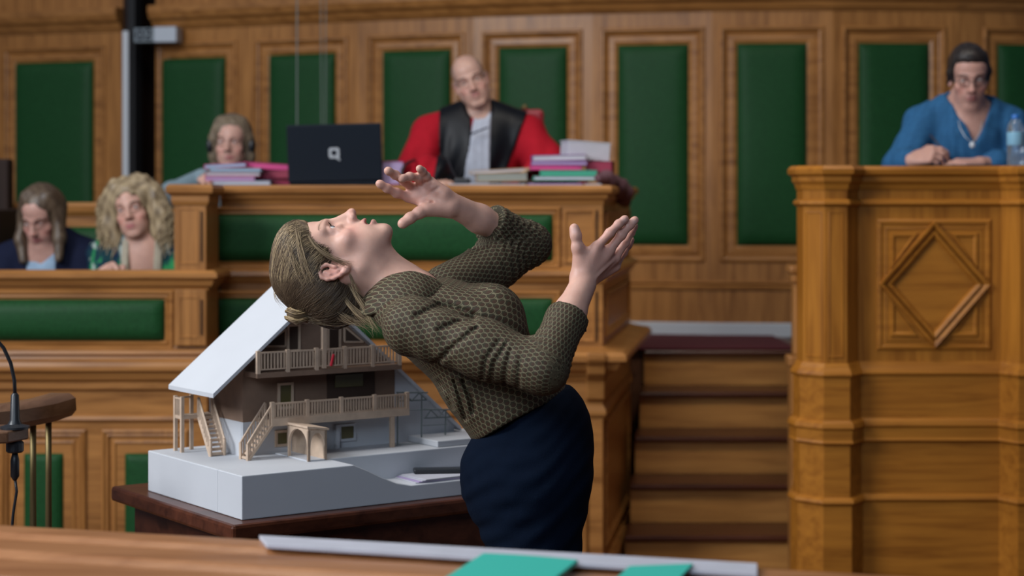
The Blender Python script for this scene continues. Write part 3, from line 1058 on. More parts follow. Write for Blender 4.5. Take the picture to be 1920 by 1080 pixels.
class Fr:
    """local frame: left, forward, up axes + origin + scale"""

    def __init__(s, o, left, fwd, up, sc=1.0):
        s.o = np.asarray(o, float)
        s.R = np.array([_n(left), _n(fwd), _n(up)])
        s.sc = sc

    def p(s, v):
        return s.o + (np.asarray(v, float) * s.sc) @ s.R

    def d(s, v):
        return np.asarray(v, float) @ s.R

    def loc(s, P):
        return ((np.asarray(P, float) - s.o) @ s.R.T) / s.sc


class Body:
    def __init__(s):
        s.pr = []

    # ---- primitives (world space)
    def cone(s, a, b, ra, rb, k=.01, op=1, flat=None, fs=1.0, tag=0):
        s.pr.append(('c', np.array(a, float), np.array(b, float), ra, rb, k, op, None if flat is None else _n(flat), fs, tag))

    def ell(s, c, r, R=None, k=.01, op=1, tag=0):
        s.pr.append(('e', np.array(c, float), np.array(r, float), np.eye(3) if R is None else np.array(R, float), None, k, op, None, None, tag))

    def chain(s, pts, rs, k=.01, op=1, flat=None, fs=1.0, tag=0):
        for i in range(len(pts) - 1):
            s.cone(pts[i], pts[i + 1], rs[i], rs[i + 1], k, op, flat, fs, tag)

    def plane(s, c, n, k=.003):
        """cut away everything on the side n points to"""
        s.pr.append(('p', np.array(c, float), _n(n), None, None, k, -1, None, None, 0))

    @staticmethod
    def dist(pr, P):
        if pr[0] == 'c':
            a, b, ra, rb, fl, fs = pr[1], pr[2], pr[3], pr[4], pr[7], pr[8]
            ba = b - a
            h = np.clip(((P - a) @ ba) / max(1e-12, ba @ ba), 0, 1)
            q = P - a - h[:, None] * ba
            l2 = (q * q).sum(1)
            if fl is not None:
                qn = q @ fl
                l2 = l2 - qn * qn + (qn / fs) ** 2
            return (np.sqrt(np.maximum(l2, 0)) - (ra + (rb - ra) * h)) * min(1.0, fs)
        if pr[0] == 'e':
            q = (P - pr[1]) @ pr[3].T
            k0 = np.sqrt(((q / pr[2]) ** 2).sum(1))
            k1 = np.sqrt(((q / pr[2] ** 2) ** 2).sum(1))
            return k0 * (k0 - 1) / np.maximum(k1, 1e-9)
        return -((P - pr[1]) @ pr[2])

    def field(s, P, prims=None):
        d = np.full(len(P), 1.0)
        for pr in (s.pr if prims is None else prims):
            e = s.dist(pr, P)
            k = max(pr[5], 1e-5)
            if pr[6] > 0:
                h = np.clip(.5 + .5 * (d - e) / k, 0, 1)
                d = d * (1 - h) + e * h - k * h * (1 - h)
            else:
                e = -e
                h = np.clip(.5 - .5 * (d - e) / k, 0, 1)
                d = d * (1 - h) + e * h + k * h * (1 - h)
        return d

    def near(s, P, tags=False):
        """index (or tag) of the nearest adding primitive for every point"""
        best = np.full(len(P), 9.0)
        idx = np.zeros(len(P), int)
        for i, pr in enumerate(s.pr):
            if pr[6] < 0 or pr[0] == 'p':
                continue
            e = s.dist(pr, P)
            m = e < best
            best[m] = e[m]
            idx[m] = pr[9] if tags else i
        return idx

    def mesh(s, h, disp=None, dmax=0.0, nb=10, smooth=1, keep=True):
        lo = np.full(3, 9e9)
        hi = -lo
        for pr in s.pr:
            if pr[6] < 0 or pr[0] == 'p':
                continue
            r = (max(pr[3], pr[4]) * max(1, pr[8] or 1)) if pr[0] == 'c' else max(pr[2])
            for c in ([pr[1], pr[2]] if pr[0] == 'c' else [pr[1]]):
                lo = np.minimum(lo, c - r)
                hi = np.maximum(hi, c + r)
        lo -= 4 * h + dmax
        hi += 4 * h + dmax
        B = nb * h
        nblk = np.ceil((hi - lo) / B).astype(int)
        gi = np.stack(np.meshgrid(*[np.arange(n) for n in nblk], indexing='ij'), -1).reshape(-1, 3)
        cen = lo + (gi + .5) * B
        rad = B * .8661 + 2 * h
        D = []
        for pr in s.pr:
            D.append(s.dist(pr, cen) if pr[0] != 'p' else np.zeros(len(cen)))
        D = np.array(D)
        tot = s.field(cen)
        act = np.abs(tot) < rad * 1.6 + dmax + .012
        nx, ny, nz = nblk * nb + 3
        g1 = np.arange(nb + 2)
        loc = np.stack(np.meshgrid(g1, g1, g1, indexing='ij'), -1)
        flat = loc.reshape(-1, 3)
        keys, pts, quads = [], [], []
        for bi in np.nonzero(act)[0]:
            sel = [pr for pr, dd in zip(s.pr, D[:, bi]) if pr[0] == 'p' or abs(dd) < rad * 1.5 + pr[5] + .02 or (dd < 0 and pr[6] > 0)]
            if not any(pr[6] > 0 for pr in sel):
                continue
            base = gi[bi] * nb
            P = lo + (base + flat) * h
            v = s.field(P, sel)
            if disp is not None:
                v = v + disp(P)
            v = v.reshape(nb + 2, nb + 2, nb + 2)
            sg = v < 0
            if sg.all() or not sg.any():
                continue
            n = nb + 1
            cnt = np.zeros((n, n, n))
            acc = np.zeros((n, n, n, 3))
            for ax in range(3):
                o1, o2 = [(1, 2), (0, 2), (0, 1)][ax]
                for i in (0, 1):
                    for j in (0, 1):
                        s0 = [slice(0, n)] * 3
                        s0[o1] = slice(i, n + i)
                        s0[o2] = slice(j, n + j)
                        s1 = list(s0)
                        s1[ax] = slice(1, n + 1)
                        a, b = v[tuple(s0)], v[tuple(s1)]
                        cr = (a < 0) != (b < 0)
                        t = np.where(cr, a / np.where(cr, a - b, 1), 0)
                        cnt += cr
                        acc[..., ax] += np.where(cr, t, 0)
                        acc[..., o1] += np.where(cr, i, 0)
                        acc[..., o2] += np.where(cr, j, 0)
            cm = cnt > 0
            ci = np.argwhere(cm)
            pos = acc[cm] / cnt[cm][:, None]
            gidx = ci + base
            keys.append((gidx[:, 0] * ny + gidx[:, 1]) * nz + gidx[:, 2])
            pts.append(lo + (gidx + pos) * h)
            for ax in range(3):
                o1, o2 = [(1, 2), (2, 0), (0, 1)][ax]
                s0 = [slice(1, nb + 1)] * 3
                s0[ax] = slice(0, nb)
                s1 = [slice(1, nb + 1)] * 3
                s1[ax] = slice(1, nb + 1)
                a, b = sg[tuple(s0)], sg[tuple(s1)]
                e = np.argwhere(a != b)
                if not len(e):
                    continue
                fl = a[a != b]
                off = np.ones(3, int)
                off[ax] = 0
                g = e + off + base
                q = []
                for (i, j) in ((1, 1), (0, 1), (0, 0), (1, 0)):
                    c = g.copy()
                    c[:, o1] -= i
                    c[:, o2] -= j
                    q.append((c[:, 0] * ny + c[:, 1]) * nz + c[:, 2])
                q = np.stack(q, 1)
                q[~fl] = q[~fl][:, ::-1]
                quads.append(q)
        keys = np.concatenate(keys)
        pts = np.concatenate(pts)
        quads = np.concatenate(quads)
        uk, first = np.unique(keys, return_index=True)
        V = pts[first]
        ix = np.searchsorted(uk, quads)
        ix = np.clip(ix, 0, len(uk) - 1)
        ok = (uk[ix] == quads).all(1)
        Q = ix[ok]
        # keep the largest connected piece
        lab = np.arange(len(V))
        e = np.concatenate([Q[:, [0, 1]], Q[:, [1, 2]], Q[:, [2, 3]]])
        while True:
            old = lab.copy()
            m_ = np.minimum(lab[e[:, 0]], lab[e[:, 1]])
            np.minimum.at(lab, e[:, 0], m_)
            np.minimum.at(lab, e[:, 1], m_)
            lab = lab[lab]
            lab = lab[lab]
            if (lab == old).all():
                break
        if keep:
            vals, cn = np.unique(lab, return_counts=True)
            good = lab == vals[np.argmax(cn)]
            new = np.cumsum(good) - 1
            Q = new[Q[good[Q[:, 0]]]]
            V = V[good]
        for _ in range(smooth):
            e = np.concatenate([Q[:, [0, 1]], Q[:, [1, 2]], Q[:, [2, 3]], Q[:, [3, 0]]])
            sm = np.zeros_like(V)
            ct = np.zeros(len(V))
            for a in (0, 1):
                for ax in range(3):
                    sm[:, ax] += np.bincount(e[:, a], V[e[:, 1 - a], ax], len(V))
                ct += np.bincount(e[:, a], minlength=len(V))
            V = V * .5 + .5 * sm / np.maximum(ct, 1)[:, None]
        return V, Q


def quad_mesh(name, V, Q, mats, parent=None, col=None, uv=None, smooth=True, origin=None):
    """numpy verts + quads -> object; col = per-vertex colour attribute, uv = per-vertex pattern coordinate"""
    me = bpy.data.meshes.new(name)
    n, m = len(V), len(Q)
    k = Q.shape[1]
    me.vertices.add(n)
    me.vertices.foreach_set('co', np.ascontiguousarray(V, np.float32).ravel())
    me.loops.add(m * k)
    me.loops.foreach_set('vertex_index', np.ascontiguousarray(Q, np.int32).ravel())
    me.polygons.add(m)
    me.polygons.foreach_set('loop_start', np.arange(0, m * k, k, dtype=np.int32))
    me.update(calc_edges=True)
    me.validate()
    if col is not None:
        a = me.color_attributes.new('tint', 'FLOAT_COLOR', 'POINT')
        c = np.ones((n, 4), np.float32)
        c[:, :3] = col
        a.data.foreach_set('color', c.ravel())
    if uv is not None:
        a = me.attributes.new('pat', 'FLOAT_VECTOR', 'POINT')
        a.data.foreach_set('vector', np.ascontiguousarray(uv, np.float32).ravel())
    return link_mesh(name, me, mats, parent, smooth)


# ------------------------------------------------------------------ materials of people
def tint_mat(name, rough=.5, sss=0.0, spec=.4, bump=0.0, bscale=300, mul=(1, 1, 1)):
    m, nt, b = new_mat(name)
    at = nt.nodes.new('ShaderNodeAttribute')
    at.attribute_name = 'tint'
    mx = nt.nodes.new('ShaderNodeMix')
    mx.data_type = 'RGBA'
    mx.blend_type = 'MULTIPLY'
    mx.inputs['Factor'].default_value = 1
    mx.inputs['B'].default_value = rgba(mul)
    nt.links.new(at.outputs['Color'], mx.inputs['A'])
    tc = nt.nodes.new('ShaderNodeTexCoord')
    n = nt.nodes.new('ShaderNodeTexNoise')
    n.inputs['Scale'].default_value = bscale
    n.inputs['Detail'].default_value = 3
    nt.links.new(tc.outputs['Object'], n.inputs['Vector'])
    n2 = nt.nodes.new('ShaderNodeTexNoise')
    n2.inputs['Scale'].default_value = 38
    n2.inputs['Detail'].default_value = 3
    nt.links.new(tc.outputs['Object'], n2.inputs['Vector'])
    r = nt.nodes.new('ShaderNodeValToRGB')
    r.color_ramp.elements[0].color = (.86, .80, .80, 1)
    r.color_ramp.elements[1].color = (1.08, 1.05, 1.03, 1)
    r.color_ramp.elements[0].position = .3
    r.color_ramp.elements[1].position = .7
    nt.links.new(n2.outputs['Fac'], r.inputs['Fac'])
    m2 = nt.nodes.new('ShaderNodeMix')
    m2.data_type = 'RGBA'
    m2.blend_type = 'MULTIPLY'
    m2.inputs['Factor'].default_value = .6
    nt.links.new(mx.outputs['Result'], m2.inputs['A'])
    nt.links.new(r.outputs['Color'], m2.inputs['B'])
    nt.links.new(m2.outputs['Result'], b.inputs['Base Color'])
    setin(b, Roughness=rough)
    b.inputs['Specular IOR Level'].default_value = spec
    if sss > 0:
        b.inputs['Subsurface Weight'].default_value = sss
        b.inputs['Subsurface Radius'].default_value = (1.0, .35, .2)
        b.inputs['Subsurface Scale'].default_value = .006
    if bump > 0:
        bp = nt.nodes.new('ShaderNodeBump')
        bp.inputs['Strength'].default_value = bump
        bp.inputs['Distance'].default_value = .001
        nt.links.new(n.outputs['Fac'], bp.inputs['Height'])
        nt.links.new(bp.outputs['Normal'], b.inputs['Normal'])
    return m


SKIN = tint_mat('skin', .45, .15, .35, .15, 420)
HAIRM = tint_mat('hair', .42, 0, .35, .5, 160)
CLOTH = tint_mat('cloth', .85, 0, .2, .3, 260)
SATIN = tint_mat('satin', .45, 0, .2, .1, 120)
EYEM = tint_mat('eye', .12, 0, .6)


# ------------------------------------------------------------------ a head
def add_head(B, T, age=0.0, male=False, mouth_open=0.0, jaw=1.0, nose=1.0, ears=True, lidr=1.0):
    """adds head primitives to body B in frame T (left, forward, up; metres)"""
    R = T.R
    s = T.sc
    P = T.p
    E = lambda c, r, k, op=1, Rm=None, tag=1: B.ell(P(c), np.array(r) * s, R if Rm is None else Rm @ R, k * s, op, tag)
    Cc = lambda a, b, ra, rb, k, op=1, flat=None, fs=1, tag=1: B.cone(P(a), P(b), ra * s, rb * s, k * s, op, None if flat is None else T.d(flat), fs, tag)
    E((0, -.014, .048), (.072, .093, .080), .01)
    E((0, .036, .046), (.059, .052, .058), .025)
    E((0, .034, -.026), (.054, .050, .062), .025)
    for x in (-1, 1):
        Cc((x * .052, -.004, -.048), (x * .016 * jaw, .070, -.094), .015 * jaw, .013, .022)
        E((x * .043, .056, -.022), (.018, .020, .016), .022)
        E((x * .028, .050, -.060), (.024, .028, .030), .02)
    E((0, .076, -.0945), (.021 * jaw, .015, .015), .014)
    E((0, .070, -.064), (.030, .021, .026), .016)
    E((0, .030, -.080), (.040, .045, .022), .02)
    for x in (-1, 1):
        Cc((x * .010, .088, .027), (x * .042, .071, .030), .0085 if not male else .0105, .007, .014)
        E((x * .031, .096, .010), (.019, .015, .011), .012, -1)
        E((x * .031, .0715, .010), (.0142 * lidr, .0142 * lidr, .0135), .004)
        Cc((x * .018, .083, -.003), (x * .042, .074, -.003), .004, .003, .010)
        E((x * .032, .0885, .0098), (.0135, .013, .0058 if age < .5 else .0037), .002, -1)
    E((0, .062, -.046), (.036, .030, .026), .016)
    Cc((0, .074, .012), (0, .086, -.026), .011, .0165, .012)
    Cc((0, .091, .012), (0, .1075 * (1 + .02 * (nose - 1)), -.022), .0065, .0088 * nose, .012)
    E((0, .1105, -.0255), (.0100 * nose, .0105, .0092), .006)
    for x in (-1, 1):
        E((x * .0115, .1005, -.0285), (.0070, .0095, .0072), .006)
        E((x * .0058, .1065, -.0365), (.0032, .0052, .0036), .003, -1)
    # lips
    mo = mouth_open
    zu, zl = -.0530 + .001 * mo, -.0655 - .004 * mo
    up = [(-.0245, .0815, -.0585), (-.010, .0945, zu), (0, .0960, zu - .0012), (.010, .0945, zu), (.0245, .0815, -.0585)]
    lo = [(-.0225, .0815, -.0605), (-.010, .0920, zl), (0, .0938, zl - .001), (.010, .0920, zl), (.0225, .0815, -.0605)]
    for i in range(4):
        Cc(up[i], up[i + 1], .0030 if i in (0,) else .0048, .0048 if i < 3 else .003, .004, tag=2)
        Cc(lo[i], lo[i + 1], .0030 if i in (0,) else .0056, .0056 if i < 3 else .003, .004, tag=2)
    Cc((-.018, .0935, -.0594 - .001 * mo), (.018, .0935, -.0594 - .001 * mo), .0014 + .0040 * mo, .0014 + .0040 * mo, .0025, -1)
    if mo > 0:
        E((0, .090, -.0600 - .0015 * mo), (.013, .012, .0052 * mo), .003, -1)
    if ears:
        for x in (-1, 1):
            X_ = lambda y_: x * (.0705 - .42 * (y_ - .004))
            hel = [(.003, .004), (.005, .017), (-.001, .027), (-.012, .030), (-.021, .024), (-.0245, .012), (-.022, -.001), (-.015, -.013), (-.007, -.022), (0, -.026)]
            for (h0, h1) in zip(hel[:-1], hel[1:]):
                Cc((X_(h0[0]), h0[0], h0[1]), (X_(h1[0]), h1[0], h1[1]), .0036, .0036, .004, tag=3)
            an = [(-.002, -.012), (-.011, -.004), (-.014, .008), (-.010, .018)]
            for (h0, h1) in zip(an[:-1], an[1:]):
                Cc((X_(h0[0]) - x * .001, h0[0], h0[1]), (X_(h1[0]) - x * .001, h1[0], h1[1]), .003, .003, .004, tag=3)
            Cc((x * .066, .001, -.018), (x * .073, -.014, .014), .007, .008, .006, flat=(1, .42 * x, 0), fs=.5, tag=3)
            E((X_(-.003) - x * .001, -.003, -.0235), (.0042, .0075, .0075), .005, tag=3)
            E((x * .0735, .0015, -.002), (.004, .0035, .0055), .004, tag=3)


def eyes(T, parent, iris=(.10, .14, .17), look=(0, 0)):
    s = T.sc
    for x in (-1, 1):
        c = np.array((x * .031, .0713, .010))
        m = MB()
        n, k = 20, 14
        ax = _n((look[0], 1, look[1]))
        right = _n(np.cross(ax, (0, 0, 1)))
        upv = np.cross(right, ax)
        loops, cols = [], []
        for i in range(k + 1):
            t = math.pi * i / k
            t = t * (.55 + .45 * i / k)
            bulge = 1 + .05 * max(0, 1 - t / .55)
            for j in range(n):
                f = 2 * math.pi * j / n
                v = (ax * math.cos(t) * bulge + (right * math.cos(f) + upv * math.sin(f)) * max(math.sin(t), 1e-3)) * .0122
                loops.append(T.p(c + v))
                cols.append((.005, .005, .006) if t < .20 else (iris if t < .52 else (.52, .49, .47)))
        V = np.array(loops)
        Q = np.array([(i * n + j, i * n + (j + 1) % n, (i + 1) * n + (j + 1) % n, (i + 1) * n + j) for i in range(k) for j in range(n)])
        quad_mesh('eye', V, Q, EYEM, parent, col=np.array(cols))


def face_tint(T, V, tags, base, lip, blush, male=False):
    """skin colour with lips, cheeks and ears in their own colour, eye-socket shade painted in"""
    L = T.loc(V)
    col = np.tile(np.array(base, float), (len(V), 1))
    def mix(w, c):
        nonlocal col
        w = np.clip(w, 0, 1)[:, None]
        col = col * (1 - w) + np.array(c) * w
    g = lambda c, r: np.exp(-(((L - np.array(c)) / np.array(r)) ** 2).sum(1))
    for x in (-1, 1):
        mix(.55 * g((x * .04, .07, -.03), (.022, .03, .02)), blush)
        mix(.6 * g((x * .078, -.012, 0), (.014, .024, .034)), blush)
        mix(.6 * g((x * .032, .085, .011), (.019, .016, .009)), [c * .42 for c in blush])  # shade of the eye sockets painted into the skin colour
    mix(.4 * g((0, .112, -.028), (.016, .016, .012)), blush)
    inner = (np.abs(L[:, 0]) < .026) & (L[:, 1] > .07)
    zc = -.0595
    wl = np.exp(-((L[:, 2] - zc) / .0115) ** 6) * np.exp(-(L[:, 0] / .021) ** 4) * inner
    mix(wl * .85, lip)
    mouth = inner & (L[:, 1] < .086) & (np.abs(L[:, 2] - zc + .002) < .009) & (np.abs(L[:, 0]) < .017)
    mix(mouth * .85, (.045, .008, .008))
    return col


def tubes(paths, r0, r1, n=4, taper=False):
    """many tapered tubes as one vertex / quad array; paths: list of (k,3) arrays"""
    Vs, Qs, cnt, pid = [], [], 0, []
    for pi, p in enumerate(paths):
        p = np.asarray(p, float)
        k = len(p)
        t = np.gradient(p, axis=0)
        t /= np.maximum(np.linalg.norm(t, axis=1), 1e-9)[:, None]
        ref = np.array((.21, .93, .3))
        a = ref - t * (t @ ref)[:, None]
        a /= np.maximum(np.linalg.norm(a, axis=1), 1e-9)[:, None]
        b = np.cross(t, a)
        rr = np.linspace(r0, r1, k)
        if taper:
            rr = rr * np.clip(np.sin(np.pi * np.linspace(.03, .985, k)) * 1.5, .12, 1)
        ang = 2 * np.pi * np.arange(n) / n
        ring = p[:, None, :] + rr[:, None, None] * (a[:, None, :] * np.cos(ang)[None, :, None] + b[:, None, :] * np.sin(ang)[None, :, None])
        Vs.append(ring.reshape(-1, 3))
        i, j = np.meshgrid(np.arange(k - 1), np.arange(n), indexing='ij')
        q = np.stack([i * n + j, i * n + (j + 1) % n, (i + 1) * n + (j + 1) % n, (i + 1) * n + j], -1).reshape(-1, 4)
        Qs.append(q + cnt)
        cnt += k * n
        pid += [pi] * (k * n)
    return np.concatenate(Vs), np.concatenate(Qs), np.array(pid)


def on_surface(B, o, d, lo=.03, hi=.22, n=22):
    """distance along directions d from o at which the field of B turns positive"""
    a = np.full(len(d), lo)
    b = np.full(len(d), hi)
    for _ in range(n):
        m = (a + b) / 2
        f = B.field(o + d * m[:, None])
        a = np.where(f < 0, m, a)
        b = np.where(f < 0, b, m)
    return (a + b) / 2


def slerp(a, b, t):
    w = math.acos(max(-1, min(1, float(a @ b))))
    if w < 1e-4:
        return np.tile(a, (len(t), 1))
    return (np.sin((1 - t) * w)[:, None] * a + np.sin(t * w)[:, None] * b) / math.sin(w)
# ------------------------------------------------------------------ the woman leaning back in the centre
rng = np.random.default_rng(7)


def A_(px, py, d):
    return np.array(W(px, py, d))


TH = Fr(A_(633, 499, 3.75), (0, 1, 0), (0.035, 0, 1), (-1, 0, 0.035), 1.0)
wm = empty('person', (0.03, 3.75, 0), 'woman in a patterned olive-brown blouse leaning far back, face up and hands raised', 'person')

B = Body()
add_head(B, TH, mouth_open=1.0, jaw=.95)
# neck and upper chest
nb_, nt_ = A_(768, 566, 3.75), A_(672, 512, 3.75)
B.chain([A_(668, 505, 3.75), A_(705, 522, 3.75), A_(745, 552, 3.75), A_(790, 590, 3.75)], [.050, .047, .050, .062], .03, flat=(0, 1, 0), fs=1.05)
B.cone(A_(690, 462, 3.75), A_(760, 520, 3.75), .021, .024, .03)      # throat line
for sy in (-1, 1):
    B.cone(A_(648, 520, 3.75) + np.array((0, sy * .055, 0)), A_(783, 532, 3.75) + np.array((0, sy * .016, 0)), .0105, .009, .016)   # neck tendon
    B.cone(A_(790, 528, 3.75) + np.array((0, sy * .02, 0)), A_(775, 566, 3.75) + np.array((0, sy * .11, 0)), .010, .008, .02)       # collar bone
# torso under the clothes
B.ell(A_(842, 618, 3.75), (.135, .135, .066), np.array([_n((.80, 0, -.60)), (0, 1, 0), _n((.60, 0, .80))]), .06)
B.ell(A_(942, 728, 3.75), (.14, .110, .062), np.array([_n((.70, 0, -.72)), (0, 1, 0), _n((.72, 0, .70))]), .06)
B.ell(A_(990, 880, 3.75), (.115, .155, .13), None, .06)
SHN, SHF = A_(775, 612, 3.565), A_(838, 545, 3.925)     # near (right) and far (left) shoulder
ELN, WRN = A_(1018, 692, 3.47), A_(1098, 524, 3.60)
ELF, WRF = A_(992, 458, 4.09), A_(840, 380, 3.95)
B.chain([SHN, ELN], [.040, .030], .03)
B.chain([SHF, ELF], [.040, .030], .03)


def arm(el, wr, cuff):
    ax = _n(wr - el)
    m1 = el + (wr - el) * .32
    B.chain([el, m1, el + (wr - el) * .62, wr - ax * .012], [.029, .029, .0305, .0260], .015)


FLN = _n(np.cross(_n(WRN - ELN), (0.25, 1, .1)))
arm(ELN, WRN, .6)
arm(ELF, WRF, .55)
B.cone(A_(806, 600, 3.75), SHN, .036, .036, .03)
B.cone(A_(820, 588, 3.75), SHF + (0.01, 0, -.02), .036, .034, .03)
# legs (hidden below, but she stands)
for sy in (-1, 1):
    hip = A_(995, 890, 3.75) + np.array((0, sy * .09, 0))
    kn = np.array((hip[0] - .01, 3.75 + sy * .095, .50))
    an = np.array((hip[0] - .05, 3.75 + sy * .10, .09))
    B.chain([hip, kn, an], [.085, .055, .036], .04)
    B.chain([an + (0, 0, -.045), an + np.array((.15, sy * .02, -.065))], [.034, .026], .02)


def finger(pts, r, k=.005, tip=.82, tag=5):
    """pts: base, joints, tip"""
    n = len(pts)
    rs = [r * (1.06 - (1.06 - tip) * i / (n - 1)) for i in range(n)]
    B.chain(pts, rs, k, tag=tag)
    for i in range(1, n - 1):
        B.ell(pts[i], (rs[i] * 1.06,) * 3, None, k, tag=tag)
    # pad of the tip
    d = _n(pts[-1] - pts[-2])
    B.ell(pts[-1] - d * .004, (rs[-1] * 1.03,) * 3, None, k, tag=tag)


# --- near right hand, back of the hand to the camera
dn = 3.60
wr = WRN
i_m, m_m, r_m, p_m = A_(1119, 463, dn - .002), A_(1142, 470, dn + .012), A_(1153, 484, dn + .030), A_(1154, 500, dn + .046)
for (mc_, off, r0, r1) in [(i_m, (-.010, -.004, 0), .0150, .0118), (m_m, (-.003, -.002, 0), .0150, .0118), (r_m, (.004, .008, 0), .0140, .0112), (p_m, (.009, .018, -.004), .0130, .0105)]:
    B.cone(wr + np.array(off), mc_, r0, r1, .012, tag=5)
B.cone(wr + np.array((-.012, .002, .008)), A_(1088, 487, dn - .004), .017, .015, .016, tag=5)
B.cone(A_(1100, 500, dn + .004), A_(1128, 478, dn + .012), .017, .013, .014, tag=5)
finger([i_m, A_(1143, 437, dn - .006), A_(1160, 420, dn + .000), A_(1172.5, 410, dn + .008)], .0086)
finger([m_m, A_(1165, 441, dn + .008), A_(1181, 422, dn + .016), A_(1191, 412, dn + .024)], .0088)
finger([r_m, A_(1172, 455, dn + .034), A_(1183, 436, dn + .044), A_(1190, 423, dn + .052)], .0084)
finger([p_m, A_(1169, 474, dn + .056), A_(1178, 460, dn + .066), A_(1184, 449, dn + .074)], .0074)
finger([A_(1087, 492, dn - .006), A_(1083, 463, dn - .012), A_(1080, 442, dn - .014), A_(1076.5, 427, dn - .012)], .0104, .008, .78)
B.cone(A_(1086, 470, dn - .008), A_(1112, 476, dn), .006, .009, .016, tag=5)        # web of the thumb
for (a, b) in [((1104, 512), (1119, 465)), ((1110, 516), (1140, 472)), ((1116, 522), (1151, 486))]:     # tendons
    B.cone(A_(a[0], a[1], dn - .012), A_(b[0], b[1], dn - .008 + (b[0] - 1119) * .0008), .0022, .0030, .006, tag=5)
# --- far left hand, palm to the camera, fingers curled
df = 3.95
wr = WRF
i_m, m_m, r_m, p_m = A_(766, 369, df - .004), A_(776, 356, df + .004), A_(791, 347, df + .006), A_(807, 341, df + .002)
for (mc_, off, r0, r1) in [(i_m, (.002, 0, -.010), .0155, .0128), (m_m, (0, .002, -.004), .0155, .0125), (r_m, (0, .004, .004), .0150, .0120), (p_m, (0, .002, .010), .0140, .0112)]:
    B.cone(wr + np.array(off), mc_, r0, r1, .012, tag=5)
B.cone(A_(826, 371, df), A_(790, 360, df + .004), .016, .015, .02, tag=5)
B.cone(wr + np.array((0, -.004, -.012)), A_(800, 392, df - .020), .019, .0165, .016, tag=5)      # ball of the thumb
B.cone(A_(832, 362, df - .012), A_(812, 350, df - .012), .0135, .0115, .016, tag=5)              # heel of the little finger
finger([A_(806, 390, df - .018), A_(786, 399, df - .030), A_(769, 409, df - .040), A_(754, 420, df - .046)], .0112, .008, .84)
finger([i_m, A_(744, 362, df - .020), A_(726, 353, df - .034), A_(711, 344, df - .044)], .0098)
finger([m_m, A_(758, 339, df - .022), A_(741, 328, df - .050), A_(727, 320, df - .074)], .0100)
finger([r_m, A_(784, 333, df - .026), A_(768, 331, df - .050), A_(753, 335, df - .064)], .0096)
finger([p_m, A_(799, 330, df - .020), A_(792, 321, df - .036), A_(786, 315.5, df - .050)], .0086)
# creases of the palm
for c in [[(778, 377), (800, 366), (822, 352)], [(782, 384), (797, 377), (810, 380), (818, 392)]]:
    for a, b in zip(c[:-1], c[1:]):
        B.cone(A_(a[0], a[1], df - .023), A_(b[0], b[1], df - .023), .0018, .0018, .006, -1)

V, Q = B.mesh(.0026, smooth=1)
tg = B.near(V, tags=True)
SK, LIP, BL = (.65, .390, .300), (.46, .145, .14), (.66, .285, .235)
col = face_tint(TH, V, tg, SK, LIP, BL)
hand = np.exp(-np.minimum(np.linalg.norm(V - A_(1150, 460, dn + .02), axis=1), np.linalg.norm(V - A_(765, 350, df), axis=1)) ** 2 / .085 ** 2)
col = col * (1 - .35 * hand[:, None]) + np.array((.64, .29, .25)) * (.35 * hand[:, None])
# brow of fine fair hair
L = TH.loc(V)
for x in (-1, 1):
    br = np.exp(-(((L[:, 2] - (.031 + .006 * np.sin((np.abs(L[:, 0]) - .012) / .034 * 2.2))) / .0035) ** 2)) * (np.abs(np.abs(L[:, 0]) - .030) < .019) * (L[:, 1] > .055)
    col = col * (1 - .30 * br[:, None]) + np.array((.20, .12, .07)) * (.30 * br[:, None])
for c in [A_(1077.5, 432, dn - .022), A_(1170, 411, dn - .004), A_(1188, 414, dn + .012)]:
    w_ = np.exp(-(np.linalg.norm(V - c, axis=1) / .0062) ** 4)[:, None] * .7
    col = col * (1 - w_) + np.array((.74, .50, .44)) * w_
body = quad_mesh('body', V, Q, SKIN, wm, col=col)
eyes(TH, wm, (.035, .055, .075), (0, -.02))
# lashes
paths = []
for x in (-1, 1):
    for i in range(14):
        a = -.010 + .020 * i / 13
        p0 = np.array((x * .0315 + a, .0845 - abs(a) * .25, .0142 - (a / .0125) ** 2 * .003))
        paths.append([TH.p(p0), TH.p(p0 + (a * .2, .004, .002)), TH.p(p0 + (a * .3, .007, .005))])
    for i in range(26):
        a = .011 + .035 * i / 25
        z = .0305 + .006 * math.sin((a - .012) / .034 * 2.2)
        p0 = np.array((x * a, .0925 - (a / .05) ** 2 * .020, z))
        paths.append([TH.p(p0 + (0, -.006, -.001)), TH.p(p0 + (x * .003, -.0015, .001)), TH.p(p0 + (x * .007, -.0015, .0015))])
Vt, Qt, _ = tubes(paths, .00035, .0002, 3)
quad_mesh('eyelashes', Vt, Qt, HAIRM, wm, col=np.tile(np.array((.06, .035, .02)), (len(Vt), 1)))

